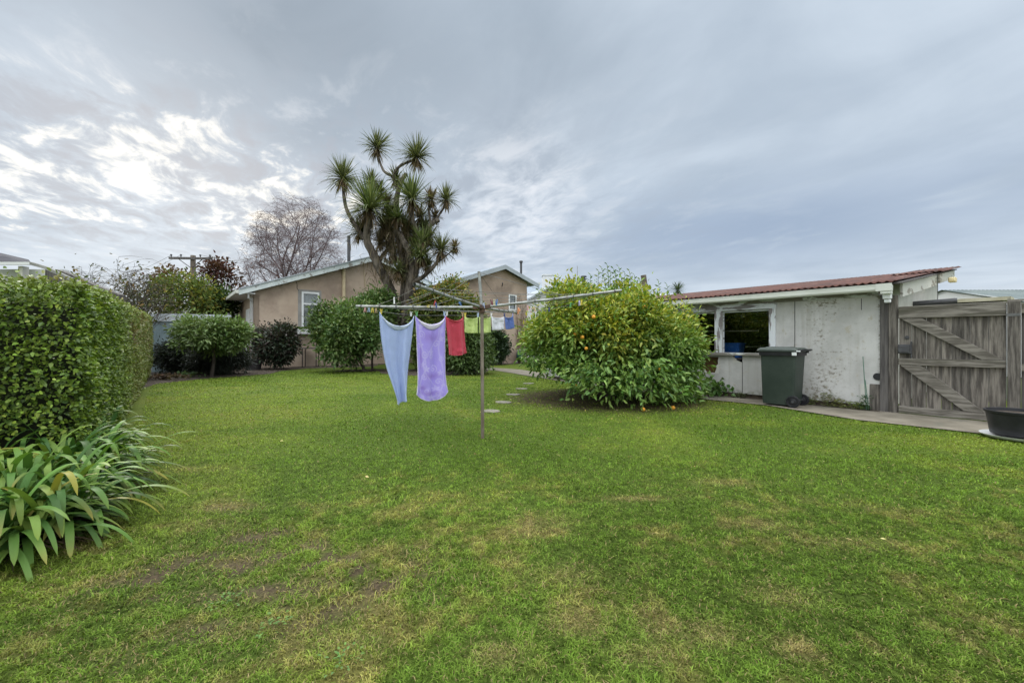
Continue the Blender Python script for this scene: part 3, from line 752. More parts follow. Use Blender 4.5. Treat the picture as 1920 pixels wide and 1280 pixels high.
# ------------------------------------------------------------------ timber post boards, gate, fence on the wall line
r = empty('gate_post', tuple(shed_pt(.0, 0, 0)), RZ_SHED, 'wide weathered post of two upright boards between shed and gate', 'gate post')
m = MB(); m.box(.004,.115,-.03,.03,0,1.99); m.build('board', M_DKWOOD, r, bevel=.004)
m = MB(); m.box(.118,.232,-.04,.03,0,1.97); m.build('board', M_GREYWOOD, r, bevel=.004)
m = MB(); m.box(-.13,.0,-.03,-.005,0,.47); m.build('low_board', M_GREYWOOD, r, bevel=.004)
m = MB(); m.box(-.26,-.135,-.022,-.004,.10,.46); m.build('patch_board', M_WPAINT, r)
m = MB(); m.lathe([(.0,.0),(.06,.0),(.062,.004),(.0,.004)], 16, (-.03,.60), 'y'); o = m.build('vent_hole', M_BLACK, r); o.location = (0,-.012,0)

GW = 1.165
r = empty('timber_gate', tuple(shed_pt(.243, 0, 0)), RZ_SHED, 'weathered grey timber gate with two diagonal braces and a rim latch', 'gate')
bd = MB(); n = 7; e = 0.0
ws = [.155,.172,.17,.118,.19,.19,.17]; sc = GW/sum(ws); x = 0
for i, w in enumerate(ws):
    w *= sc; bd.box(x+.003, x+w-.003, .0+.003*(i % 2), .022, .05+.01*math.sin(i*2.1), 1.735+.004*(i % 3)); x += w
bd.build('board_panel', M_GREYWOOD, r)
for z0, z1 in ((1.575,1.752),(.815,.925),(.03,.14)):
    m = MB(); m.box(.0, GW, -.05, -.002, z0, z1); m.build('rail', M_GREYWOODX, r, bevel=.005)
m = MB(); m.box(.0,GW+.01,-.055,.03,1.753,1.772); m.build('capping', M_GREYWOODX, r, bevel=.005)
for (xa, za), (xb, zb) in (((.03,1.57),(GW-.02,.93)), ((.02,.81),(GW-.20,.145))):
    dx, dz = xb-xa, zb-za; l = math.hypot(dx, dz)
    m = MB(); m.prism([(xa,za),(xa+.25,za),(xb,zb+.0),(xb-.22,zb)], -.046, -.004)
    m.build('brace', M_GREYWOODX, r, bevel=.004)
m = MB(); m.box(0.0,.155,-.075,-.01,1.00,1.15); m.box(.0,.14,-.092,-.075,1.02,1.13); m.box(.145,.165,-.05,-.01,.93,1.2)
lt = m.build('latch', M_DKGREY, r, bevel=.008)
m = MB(); m.lathe([(0,.0),(.028,.0),(.03,.006),(.022,.012),(0,.012)], 16, (.10,1.265), 'y'); o = m.build('key_plate', M_DKGREY, r); o.location = (0,-.016,0)

r = empty('fence_post', tuple(shed_pt(.243+GW+.01, 0, 0)), RZ_SHED, 'square grey fence post on the hinge side of the gate', 'fence post')
m = MB(); m.box(.0,.125,-.075,.03,0,1.775); m.build('post', M_GREYWOOD, r, bevel=.006)
m = MB(); m.box(-.01,.127,-.08,-.076,1.56,1.60); m.build('wire_tie', M_WIRE, r)
m = MB(); m.box(.13,.21,-.06,-.002,1.60,1.74); m.lathe([(0,0),(.012,0),(.012,.012),(0,.012)], 10, (.165,1.69), 'y'); o = m.build('block', M_GREYWOODX, r, bevel=.006)
r = empty('board_fence', tuple(shed_pt(.243+GW+.14, 0, 0)), RZ_SHED, 'weathered board fence running out of the picture right of the gate', 'fence')
bd = MB(); x = 0
for i in range(14):
    bd.box(x, x+.146, .0+.003*(i % 2), .022, .04, 1.735+.01*math.sin(i*1.7)); x += .15
bd.build('board_panel', M_DKWOOD, r)
for z in (1.58, .78): 
    m = MB(); m.box(.075 if z > 1 else 0,2.1,-.045,-.003,z,z+.10); m.build('rail', M_GREYWOODX, r)
m = MB(); m.box(-.13,2.1,-.05,.03,1.776,1.80); m.build('capping', M_GREYWOODX, r)

# ------------------------------------------------------------------ wheelie bin
def build_bin():
    r = empty('wheelie_bin', (5.03, 7.94, .021), RZ_SHED, 'dark green two wheeled rubbish bin with closed lid by the shed', 'rubbish bin'); r.scale = (1.07, 1.07, 1.02)
    b = MB(); b.rrect([(-.01,0,.235,.20,.03),(-.005,0,.245,.208,.10),(.005,0,.272,.232,.90),(.005,0,.275,.235,.965)], .035, 5)
    b.build('body', M_BINP, r, smooth=True)
    b = MB(); b.rrect([(.005,0,.292,.252,.90),(.005,0,.296,.256,.93),(.005,0,.296,.256,.972)], .04, 5); b.build('rim', M_BLACK, r, smooth=True)
    b = MB(); b.rrect([(.0,0,.318,.268,.974),(.0,0,.322,.272,.99),(.0,0,.312,.262,1.02),(.0,0,.28,.235,1.045)], .06, 5)
    b.rrect([(-.03,0,.20,.16,1.045),(-.03,0,.185,.15,1.06)], .05, 5)
    b.box(-.36,-.30,-.10,.10,.966,.985)
    ld = b.build('lid', M_BINLID, r, smooth=True)
    b = MB(); b.tube([(.30,-.20,.985),(.37,-.20,1.005),(.385,-.17,1.008),(.385,.17,1.008),(.37,.20,1.005),(.30,.20,.985)], .016, 8); b.box(.27,.33,-.235,-.18,.95,1.02); b.box(.27,.33,.18,.235,.95,1.02)
    b.build('handle', M_BLACK, r, smooth=True)
    for y in (-.235, .205):
        w = MB(); w.lathe([(0,0),(.045,.0),(.05,.004),(.075,.004),(.08,-.004),(.098,-.002),(.103,.008),(.103,.034),(.098,.042),(0,.042)], 26, (0,0), 'y')
        o = w.build('wheel', M_BLACK, r, smooth=True); o.location = (.235, y-.01, .103)
        h = MB(); h.lathe([(.0,0),(.02,0),(.022,.006),(.0,.006)], 14, (0,0), 'y'); h2 = h.build('hub', M_DKGREY, o, smooth=True); h2.location = (0,-.006,0)
    b = MB(); b.tube([(.235,-.21,.103),(.235,.21,.103)], .012, 8); b.build('axle', M_DKGREY, r)
    b = MB(); b.box(.30,.36,-.2735,-.2725,.978,1.0); b.box(.23,.30,-.262,-.257,.912,.968)
    b.build('sticker', M_WFRAME, r)
build_bin()

# ------------------------------------------------------------------ black planter on a pale saucer (right edge)
g = G(1912, 824)
r = empty('plant_pot', (g.x, g.y, .03), 0, 'big low black plastic planter with bare soil at the fence', 'planter')
b = MB(); b.lathe([(0,.012),(.245,.012),(.25,.02),(.285,.27),(.30,.275),(.305,.30),(.292,.304),(.282,.30),(.275,.25),(0,.25)], 40); b.build('pot', M_BLACK, r, smooth=True)
b = MB(); b.lathe([(.279,.262),(.2,.27),(0,.275)], 24); b.build('potting_soil', M_SOIL, r)
b = MB(); b.lathe([(0,-.028),(.30,-.028),(.335,.0),(.34,.008),(.325,.006),(.29,-.012),(0,-.012)], 40)
o = b.build('pot_saucer', M_OFFWHITE, None, smooth=True); o.location = (g.x, g.y, .05); tag(o, 'pale round saucer beneath the black planter', 'saucer')
r.location.z = .052

# garden stakes against the shed corner
for px, py, h, lab in ((1633,772,.92,'taller thin green garden stake leaning by the shed corner'), (1637,774,.52,'shorter thin green garden stake by the shed corner')):
    q = shed_pt(-.16 if h > .6 else -.13, -.10, .02); m = MB(); m.tube([(0,0,0),(-.02,.05,h)], .006, 6); o = m.build('garden_stake', M_STAKE); o.location = q
    tag(o, lab, 'garden stake', 'green garden stakes')

# ------------------------------------------------------------------ houses
def window_at(r, name, x0, x1, z0, z1, mat, split=None, curtain=True, y=0.0, fw=.07):
    w = MB()
    w.box(x0, x1, y-.03, y+.05, z1-fw, z1); w.box(x0, x1, y-.03, y+.05, z0, z0+fw)
    w.box(x0, x0+fw, y-.03, y+.05, z0+fw, z1-fw); w.box(x1-fw, x1, y-.03, y+.05, z0+fw, z1-fw)
    if split: w.box(x0+fw, x1-fw, y-.028, y+.045, split-fw*.4, split+fw*.4)
    f = w.build(name, mat, r)
    g = MB(); g.box(x0+fw, x1-fw, y+.012, y+.016, z0+fw, z1-fw); g.build('pane', M_GLASS, f)
    if curtain:
        n = 40; V = []; 
        for i in range(n+1):
            xx = x0+fw+(x1-x0-2*fw)*i/n; yy = y+.10+.018*math.sin(i*1.9)+.01*math.sin(i*.7)
            V += [(xx,yy,z0),(xx,yy,z1)]
        c = MB(); c.add(V, [(2*i,2*i+2,2*i+3,2*i+1) for i in range(n)]); c.build('curtain', M_CURTAIN, f)
    return f

def house_one():
    A = np.array([-11.6, 19.2]); SL = .365
    r = empty('stucco_house', (A[0], A[1], 0), RZ_HOUSE, 'tan stucco house with a flaking pale gable verge, left of the cabbage tree', 'house')
    xp = 5.5; ze = 3.55; zp = ze+SL*xp; W = 9.2
    top = lambda x: zp - SL*abs(x-xp)
    Y0 = 19.2
    def lx(px, ):      # local x on the front wall for a photo column
        k = (px-960)/F; return (k*A[1]-A[0])/(.7809-k*.6247)
    def lz(px, py):
        x = lx(px); Y = A[1]+.6247*x; return CH-(py-640)/F*Y
    wx0, wx1 = lx(565.5), lx(598.5); wz0, wz1 = lz(582,616), lz(582,547.5)
    mb = MB(); wall_panel(mb, 0, W, top, [(wx0,wx1,wz0,wz1)], 0, .2, 0, [xp]); mb.build('wall', M_STUCCO, r)
    f = window_at(r, 'window', wx0, wx1, wz0, wz1, M_WFRAME, lz(582,570), True, 0.0, .085)
    m = MB(); m.box(wx0-.16,wx0-.001,-.006,.0,wz0-.02,wz1+.10); m.box(wx1+.001,wx1+.10,-.006,.0,wz0,wz1+.10); m.box(wx0-.001,wx1+.001,-.006,.0,wz1+.001,wz1+.10); m.build('window_surround', noisy('grey_stucco', (.24,.23,.22), (.30,.29,.28), 3, .95), r)
    b = MB(); b.box(wx0-.35, wx1+.6, -.30, -.02, lz(575,626), lz(575,617)); wb = b.build('window_box', M_OFFWHITE, r)
    N = 260; base = np.stack([rng.uniform(wx0-.3,wx1+.5,N), rng.uniform(-.28,-.04,N), np.full(N, lz(575,617))], 1)
    leaf_cards('foliage', base, rng.normal(size=(N,3))*.5+[0,0,.8], rng.normal(size=(N,3))+[0,0,1], np.full(N,.16), np.full(N,.07), palette([(.09,.16,.04),(.13,.2,.06)], N), M_LEAFM, wb)
    # left wall, set along local y
    mb = MB(); wall_panel(mb, 0, 7, 3.3, [], 0, .2); o = mb.build('side_wall', M_STUCCO, r); o.rotation_euler.z = R(-90); o.location = (.0, 7.2, 0); o.location.y = 7.0
    o.rotation_euler.z = R(-90)
    d = MB(); d.box(-.05,-.005,1.3,2.3,.45,2.75); dd = d.build('door', M_WFRAME, r)
    h = MB(); h.box(-.09,-.05,1.4,1.46,1.5,1.62); h.build('handle', M_DKGREY, dd)
    p = MB(); p.box(-.10,-.005,.30,.55,.3,3.2); p.build('corner_board', M_OFFWHITE, r)
    mb = MB(); mb.box(.001, W, 6.8, 7.0, 0, 3.4); mb.build('rear_wall', M_STUCCO, r)
    # roof planes
    oh = .62
    def plane(xa, xb, lo, th, y0, y1):
        za, zb = zp-SL*abs(xa-xp)+lo, zp-SL*abs(xb-xp)+lo
        m = MB(); m.add([(xa,y0,za),(xb,y0,zb),(xb,y1,zb),(xa,y1,za),(xa,y0,za+th),(xb,y0,zb+th),(xb,y1,zb+th),(xa,y1,za+th)],
                        [(3,2,1,0),(4,5,6,7),(0,1,5,4),(1,2,6,5),(2,3,7,6),(3,0,4,7)]); return m
    for xa, xb in ((-oh,xp),(xp,W+oh)):
        rf = plane(xa, xb, .10, .05, -.34, 7.4).build('roof', M_TINP, r)
        plane(xa, xb, -.10, .235, -.40, -.345).build('barge_board', M_BARGE, rf)
        plane(xa, xb, .136, .05, -.44, -.25).build('verge_flashing', M_TINP, rf)
    zz = ze-SL*oh
    m = MB(); m.box(-oh+.0, .0, -.33, 7.3, zz-.02, zz+.02); m.build('soffit', M_OFFWHITE, r)
    m = MB(); m.box(-oh-.13, -oh-.005, -.36, 7.3, zz-.03, zz+.11); m.build('gutter', M_GUTTER, r)
    m = MB(); m.tube([(-.25,-.22,zz-.02),(-.25,-.22,zz-.18),(-.08,.1,zz-.3)], .038, 8); m.build('gutter_elbow', M_OFFWHITE, r)
    x = lx(644); m = MB(); m.tube([(x,-.07,lz(644,572)),(x,-.07,top(x)-.11)], .085, 10); m.build('vent_pipe', M_CREAM, r, smooth=True)
    m = MB(); m.tube([(x+.62,1.1,top(x)+.1),(x+.62,1.1,lz(643,440)+.25)], .085, 10); m.build('flue', M_DKGREY, r, smooth=True)
    x = lx(685); m = MB(); m.tube([(x,-.02,lz(690,540)),(x-.08,-.02,top(x)-.6),(x-.08,-.02,top(x)-.1)], .018, 5); m.build('cable', M_CREAM, r)
    # crack in the stucco
    pts = [(551,519),(553,523),(555,527),(557,533),(557,540),(560,545)]
    c = MB(); c.tube([(lx(a),-.002,lz(a,b_)) for a,b_ in pts], .014, 4); c.build('wall_crack', M_DKGREY, r)
house_one()

def house_two():
    Pk = np.array([-.55, 23.0]); SL = .345
    r = empty('gabled_wing', (Pk[0], Pk[1], 0), RZ_HOUSE, 'brown stucco gable with grey roof and a small white window, behind the washing line', 'house')
    zp = 5.28
    def lx(px):
        k = (px-960)/F; return (k*Pk[1]-Pk[0])/(.7809-k*.6247)
    def lz(px, py):
        x = lx(px); Y = Pk[1]+.6247*x; return CH-(py-640)/F*Y
    wr = lx(988); wl = lx(845)
    top = lambda x: zp-.14-SL*abs(x)
    wx0, wx1, wz0, wz1 = lx(953.5), lx(968), lz(960,582), lz(960,552)
    mb = MB(); wall_panel(mb, wl, wr, top, [(wx0,wx1,wz0,wz1)], 0, .2, 0, [0]); mb.build('wall', M_STUCCO2, r)
    window_at(r, 'window', wx0, wx1, wz0, wz1, M_WFRAME, None, True, 0, .07)
    for xa, xb in ((wl-.5, 0), (0, wr+.62)):
        za, zb = zp-SL*abs(xa), zp-SL*abs(xb)
        def pl(lo, th, y0, y1):
            m = MB(); m.add([(xa,y0,za+lo),(xb,y0,zb+lo),(xb,y1,zb+lo),(xa,y1,za+lo),(xa,y0,za+lo+th),(xb,y0,zb+lo+th),(xb,y1,zb+lo+th),(xa,y1,za+lo+th)],
                        [(3,2,1,0),(4,5,6,7),(0,1,5,4),(1,2,6,5),(2,3,7,6),(3,0,4,7)]); return m
        rf = pl(-.04, .05, -.30, 8).build('roof', M_TINB, r)
        pl(-.22, .22, -.36, -.305).build('barge_board', M_TINP, rf)
    m = MB(); m.box(wr-.2, wr-.001, .2, 7.5, 0, 4.3); m.build('side_wall', M_STUCCO2, r)
    m = MB(); m.box(wr+.62,wr+.74,-.3,8,4.42,4.55); m.build('gutter', M_GUTTER, r)
    kq = (977-960)/F; x = (kq*(Pk[1]+U[1]*2.2)-Pk[0]-U[0]*2.2)/(.7809-kq*.6247); m = MB(); m.tube([(x,2.2,4.2),(x,2.2,lz(977,478)+.1)], .07, 8); m.lathe([(0,lz(977,478)+.1),(.11,lz(977,478)+.1),(.11,lz(977,478)+.2),(0,lz(977,478)+.24)], 10, (x,2.2)); m.build('flue', M_DKGREY, r, smooth=True)
    m = MB(); x = lx(937); m.tube([(x,-.25,lz(937,531)),(x+.15,-.02,lz(940,536))], .03, 6); m.build('bracket', M_DKGREY, r)
    return r, lx, lz, Pk
h2, lx2, lz2, Pk2 = house_two()
def h2pt(x, y, z):
    c = Pk2 + Vv*x + U*y; return Vector((c[0], c[1], z))
# bare climber on the wall corner
m = MB()
for i in range(16):
    x0 = lx2(random.uniform(972,986)); pts = []
    x = x0; zt_ = random.uniform(2.0, 3.9)
    for j in range(9):
        z = zt_*j/8; x += random.uniform(-.10,.10); pts.append(h2pt(x, -.05-.06*random.random(), z))
    m.tube(pts, [.022-.016*j/8 for j in range(9)], 5)
    for j in range(5):
        p = Vector(random.choice(pts[4:])); m.tube([p, p+Vector((random.uniform(-.35,.35),-.05,random.uniform(.1,.4)))], [.007,.003], 4)
o = m.build('climbing_vine', noisy('vine_stem', (.13,.085,.07), (.20,.14,.11), 5, .9)); tag(o, 'bare brown climbing vine on the corner of the gabled wall', 'vine')
# hose reel
r = empty('hose_reel', tuple(h2pt(lx2(969.5), -.35, CH-24*24/F-.08)), RZ_HOUSE+R(35), 'round reel of dark green garden hose by the gabled wall', 'hose reel')
m = MB(); m.lathe([(.0,-.16),(.25,-.16),(.25,.16),(0,.16)], 24, (0,0), 'y'); 
for k in range(9): m.lathe([(.24,-.17+k*.034),(.268,-.155+k*.034),(.24,-.136+k*.034)], 24, (0,0), 'y')
m.build('hose_coil', M_GREENH, r, smooth=True)
for y in (-.2,.18):
    m = MB(); m.lathe([(.0,y),(.29,y),(.30,y+.01),(.29,y+.02),(0,y+.02)], 24, (0,0), 'y'); m.build('side_plate', M_DKGREY, r)
m = MB(); m.tube([(-.05,-.22,-.48),(0,-.22,0),(0,-.22,.33),(0,.22,.33),(0,.22,0),(-.05,.22,-.48)], .015, 6); m.build('stand', M_OFFWHITE, r)

def simple_house(name, label, loc, rz, w, dp, ze, zp, wallm, roofm, ridge='x', oh=.4, extra=None):
    r = empty(name, loc, rz, label, 'house')
    m = MB()
    if ridge == 'x':        # gable faces left/right, roof slope faces viewer
        m.add([(0,0,0),(w,0,0),(w,dp,0),(0,dp,0),(0,0,ze),(w,0,ze),(w,dp,ze),(0,dp,ze),(0,dp/2,zp),(w,dp/2,zp)],
              [(0,1,5,4),(2,3,7,6),(1,2,6,9,5),(3,0,4,8,7)])
        m.build('wall', wallm, r)
        s = (zp-ze)/(dp/2)
        for y0, y1 in ((-oh, dp/2),(dp+oh, dp/2)):
            z0 = ze-s*oh+.06; z1 = zp+.06
            q = MB(); q.add([(-oh,y0,z0),(w+oh,y0,z0),(w+oh,y1,z1),(-oh,y1,z1),(-oh,y0,z0+.07),(w+oh,y0,z0+.07),(w+oh,y1,z1+.07),(-oh,y1,z1+.07)],
                            [(3,2,1,0),(4,5,6,7),(0,1,5,4),(1,2,6,5),(2,3,7,6),(3,0,4,7)]); q.build('roof', roofm, r)
    else:
        m.prism([(0,0),(w,0),(w,ze),(w/2,zp),(0,ze)], 0, dp); m.build('wall', wallm, r)
        s = (zp-ze)/(w/2)
        for xa, xb in ((-oh,w/2),(w+oh,w/2)):
            za = ze-s*oh+.06; zb = zp+.06
            q = MB(); q.add([(xa,-.35,za),(xb,-.35,zb),(xb,dp,zb),(xa,dp,za),(xa,-.35,za+.14),(xb,-.35,zb+.14),(xb,dp,zb+.14),(xa,dp,za+.14)],
                            [(3,2,1,0),(4,5,6,7),(0,1,5,4),(1,2,6,5),(2,3,7,6),(3,0,4,7)]); q.build('roof', roofm, r)
    return r
# pale house behind the citrus tree: roof slope with chimney, flue and aerial, plus a low gable
Yb = 36.0
p0 = P(1000, 640, Yb)
hb = simple_house('weatherboard_house', 'white house with pale blue iron roof and chimney far behind the citrus tree', (p0.x, Yb, 0), R(3), 9.2, 8, 4.9, 6.35, M_OFFWHITE, M_TINB)
m = MB(); m.box(1.0,1.8,1.4,2.2,5.2,7.0); m.box(.94,1.86,1.34,2.26,7.001,7.1); m.build('chimney', M_OFFWHITE, hb)
m = MB(); m.tube([(5.0,3.2,6.0),(5.0,3.2,6.95)], .16, 10); m.lathe([(.0,6.93),(.28,6.93),(.28,7.0),(.12,7.02),(.12,7.12),(.3,7.14),(.26,7.25),(0,7.28)], 12, (5.0,3.2)); m.build('flue', M_DKGREY, hb)
m = MB(); m.tube([(4.2,2.2,5.6),(4.2,2.2,8.0)], .03, 6); m.bar((3.7,2.2,6.4),(4.7,2.2,6.4),.03,.03); m.build('aerial', M_GALV, hb)
p0 = P(988, 640, 31)
hg = simple_house('gabled_lean_to', 'small white gabled outbuilding seen past the gabled wall', (p0.x, 31, 0), RZ_HOUSE-R(20), 3.2, 5, 4.1, 5.0, M_OFFWHITE, M_TINP, 'y')
# long pale roof behind the shed's left end
p0 = P(1225, 640, 40)
simple_house('low_house', 'distant low house with a pale roof above the shed end', (p0.x, 40, 0), 0, 6, 7, 4.9, 5.9, M_OFFWHITE, M_TINP)
# green-blue iron roof beyond the fence on the right
p0 = P(1930, 640, 14.0)
hn = simple_house('neighbour_garage', 'garage with pale green corrugated roof beyond the gate', (p0.x, 14.0, 0), R(-1), 7, 5.6, 2.55, 3.2, M_OFFWHITE, M_TINGN, 'x', .25)
for c in list(hn.children):
    if c.name.startswith('roof'): bpy.data.objects.remove(c)
for y0, y1 in ((-.25,2.8),(5.85,2.8)):
    V, Fc = corrugated(-.1, 7.2, y0, 2.42, y1, 3.22, .16, .018, 3, .008); np_mesh('roof', V, Fc, M_TINGN, hn, smooth=True)
# cream roof edge behind the gate
p0 = shed_pt(.30, 3.2, 0)
r = empty('low_lean_to', tuple(p0), RZ_SHED, 'low lean-to with a cream roof edge just above the gate', 'lean-to')
m = MB(); m.box(0,.95,0,1.2,0,1.98); m.build('wall', M_DKGREY, r)
m = MB(); m.add([(-.1,-.15,1.99),(1.05,-.15,1.99),(1.05,1.3,2.05),(-.1,1.3,2.05),(-.1,-.15,2.06),(1.05,-.15,2.06),(1.05,1.3,2.12),(-.1,1.3,2.12)],
      [(3,2,1,0),(4,5,6,7),(0,1,5,4),(1,2,6,5),(2,3,7,6),(3,0,4,7)]); m.build('roof', noisy('cream_roof', (.40,.37,.26), (.5,.47,.36), 5, .8, c3=(.2,.2,.15), s3=4), r)
m = MB(); m.tube([(-.55,-.3,1.98),(.35,-.25,2.02)], .06, 8); m.build('drain_pipe', M_DKGREY, r)

# neighbour's house at the far left behind the hedge
def house_left():
    Y = 11.0
    r = empty('neighbour_house', (P(20,640,Y).x, Y, 0), 0, 'dark roofed house with a white porch post behind the hedge at far left', 'house')
    lx = lambda px: (px-20)/F*Y
    lz = lambda py, dy=0: CH-(py-640)/F*(Y+dy)
    q = [(-60,489,0),(57,490.6,0),(53.5,486.5,1.2),(-60,460,3.0)]
    top = [(lambda p: (p.x-r.location.x, p.y-Y, p.z))(P(a, b, Y+c)) for a, b, c in q]
    m = MB(); m.add([(x,y,z-.03) for x,y,z in top]+top, [(3,2,1,0),(4,5,6,7),(0,1,5,4),(1,2,6,5),(2,3,7,6),(3,0,4,7)])
    m.build('roof', M_DKROOF, r)
    m = MB(); m.box(-4, lx(60), -.05, .0, lz(497), lz(491.5)); m.build('fascia', M_OFFWHITE, r)
    m = MB(); m.prism([(lx(60)+.002,lz(497)),(lx(60)+.002,lz(491.5)),(lx(90),lz(500)),(lx(138),lz(522)),(lx(185),lz(541)),(lx(185),lz(545)),(lx(135),lz(526)),(lx(88),lz(505))], -.06, .02); m.build('verge_board', noisy('weathered_verge', (.20,.20,.19), (.30,.30,.29), 3, .9, spec=.05), r)
    m = MB(); m.box(lx(25.5), lx(34), .1, .25, 0, lz(497.5)); m.build('post', M_WPAINT, r)
    m = MB(); m.box(-4, lx(24), 1.2, 1.4, 0, lz(490)); m.build('wall', M_OFFWHITE, r)
    m = MB(); m.prism([(lx(37),0),(lx(182),0),(lx(182),lz(547)),(lx(135),lz(529)),(lx(88),lz(508)),(lx(60),lz(498)),(lx(37),lz(498))], .6, .8); m.build('gable_wall', M_DKWOOD, r)
house_left()

# steel sheet fence with pale capping, far left
p = P(284, 640, 16.6); q = P(432, 640, 17.6)
r = empty('steel_fence', (p.x, p.y, 0), math.atan2(q.y-p.y, q.x-p.x), 'blue grey steel sheet fence with pale capping behind the left shrubs', 'fence')
L_ = (q-p).length
V, Fc = corrugated(0, L_, 0, 0, .001, 2.1, .2, .02, 1, .006); np_mesh('sheet_panel', V, Fc, M_TINFENCE, r)
m = MB(); m.box(-.02, L_*.31, -.06, .06, 1.99, 2.29); m.box(L_*.315, L_+.02, -.06, .06, 1.99, 2.29); m.build('capping', noisy('fence_capping', (.42,.46,.50), (.50,.54,.58), 1, .7, spec=.1), r)
p = P(428, 640, 19.5); m = MB(); m.box(0,1.0,0,.2,1.3,1.95); m.box(.3,.5,0,.2,0,1.3); o = m.build('timber_screen', noisy('orange_timber', (.34,.16,.07), (.42,.21,.10), 3, .8)); o.location = (p.x, p.y, 0)
tag(o, 'orange brown timber screen left of the stucco house', 'screen')
p = P(432, 640, 24); m = MB(); m.prism([(0,0),(2.2,0),(2.2,3.3),(0,3.1)], 0, 3); o = m.build('far_wall', M_OFFWHITE); o.location = (p.x, p.y, 0); tag(o, 'pale wall just left of the stucco house', 'wall')

# concrete block by the hedge end
m = MB(); m.box(-.16,.16,-.08,.08,0,.12); o = m.build('concrete_block', M_CONC, bevel=.008); o.location = P(14, 822, 3.45) - Vector((0,0,.06)); o.rotation_euler.z = .3
tag(o, 'grey concrete block in the hollow under the hedge end', 'block')
m = MB(); m.box(-.6,.25,-.25,.25,0,o.location.z-.001); w = m.build('low_wall', M_CONC, bevel=.01); w.location = (o.location.x, o.location.y, 0); w.rotation_euler.z = .3
tag(w, 'low concrete garden wall under the hedge end behind the strap plants', 'wall')

# small garden table left of the camellia, brown pot by the left shrubs
p = G(583, 688)
r = empty('garden_table', (p.x, p.y+.2, 0), .2, 'small dark iron garden table against the stucco house', 'table')
m = MB(); m.box(-.45,.25,-.3,.3,.86,.90); m.build('table_top', M_DKGREY, r)
for sx in (-.4,.2):
    for sy in (-.25,.25):
        m = MB(); m.tube([(sx,sy,0),(sx,sy,.86)], .02, 6); m.build('leg', M_BLACK, r)
p = G(470, 694)
r = empty('plant_tub', (p.x, p.y+.2, 0), 0, 'dark round tub with leafless twigs left of the stucco house corner', 'planter')
m = MB(); m.lathe([(0,0),(.26,0),(.33,.42),(.35,.43),(.35,.46),(.31,.46),(.30,.40),(0,.40)], 24); m.build('pot', M_TERRA, r, smooth=True)
m = MB()
for i in range(14): 
    a = random.random()*6.28; m.tube([(0,0,.38),(.2*math.cos(a),.2*math.sin(a),.8),(.38*math.cos(a)+.05,.38*math.sin(a),1.15+.4*random.random())], [.012,.008,.004], 4)
m.build('stem', noisy('red_twig', (.16,.08,.06), (.22,.12,.09), 5, .9), r)
# ------------------------------------------------------------------ rotary washing line
HUB = Vector((-.372, 5.27, 1.608))
ENDS = dict(a=P(668,574,5.55), b=P(777,533,3.66), c=P(1165,544.5,4.99), d=P(970,586,6.88))
TOP = P(898,509,5.27)
def build_line():
    r = empty('washing_line', (-.363, 5.27, 0), 0, 'four armed rotary washing line on a weathered pole in the lawn', 'washing line')
    O = Vector((-.363, 5.27, 0)); L = lambda p: Vector(p)-O
    m = MB(); m.tube([(0,0,-.05),(-.004,0,.8),L(HUB)-Vector((0,0,.02))], .021, 14); m.build('pole', M_POLE, r, smooth=True)
    m = MB(); m.tube([L(HUB)-Vector((0,0,.02)), L(TOP)], .0185, 12); m.build('mast', M_GALV, r, smooth=True)
    m = MB(); m.lathe([(0,1.545),(.033,1.545),(.036,1.56),(.036,1.60),(.048,1.603),(.048,1.618),(.03,1.622),(.03,1.65),(0,1.652)], 16, (L(HUB).x, 0))
    hb = m.build('hub', M_RUSTY, r, smooth=True)
    for k in 'abcd':
        d = (ENDS[k]-HUB).normalized(); m = MB(); p = L(HUB)+d*.02+Vector((0,0,.012)); m.bar(p, p+d*.09, .05, .045); m.build('bracket', M_RUSTY, hb)
        m = MB(); e = L(ENDS[k]); s = L(HUB)+d*.04+Vector((0,0,.012)); n = 10; md = s.lerp(e,.5)-Vector((0,0,.006))
        rr = .0165
        m.tube([s, md, e], rr, 12, caps=False); m.tube([e, e-d*.03], rr*.8, 12, caps=False)
        m.add([], [])
        arm = m.build('arm', M_GALV, r, smooth=True)
        c = MB(); c.tube([e-d*.022, e-d*.016], rr*.86, 12); c.build('tube_end', M_BLACK, arm)
        w = MB(); w.tube([L(TOP)-Vector((0,0,.012)), s.lerp(e,.62)], .0026, 4); w.build('stay_wire', M_WIRE, r)
        for f in (.38,.52,.66,.80,.955):
            q = MB(); p = s.lerp(e,f); q.tube([p-d*.006-Vector((0,0,.0)), p+d*.006], rr*1.25, 10); q.tube([p+Vector((0,0,-.015)),p+Vector((0,0,-.03))], .004, 5); q.build('line_clip', M_DKGREY, arm)
    # the lines, ring by ring; the loaded span hangs lower
    for f in (.965, .80, .66, .52, .38):
        ring = [L(HUB)+ (L(ENDS[k])-L(HUB))*f - Vector((0,0,.012)) for k in 'adcb']
        for i in range(4):
            p, q = ring[i], ring[(i+1) % 4]; sag = .012 + .03*(f > .9)
            if i == 0 and f > .9: continue
            pts = [p.lerp(q, j/10) - Vector((0,0,4*sag*(j/10)*(1-j/10))) for j in range(11)]
            w = MB(); w.tube(pts, .0021, 4); w.build('line_wire', M_WIRE, r)
    w = MB(); w.tube([L(p) for p in LOADED], .0023, 4); w.build('line_wire', M_WIRE, r)
    return r
A_, D_ = ENDS['a'], ENDS['d']
def on_ad(px, py=None):           # point of the loaded span under a photo column
    k0 = (px-960)/F; t = (k0*A_.y-A_.x)/((D_.x-A_.x)-k0*(D_.y-A_.y))
    Y = A_.y+(D_.y-A_.y)*t
    return P(px, py, Y) if py is not None else A_.lerp(D_, t)
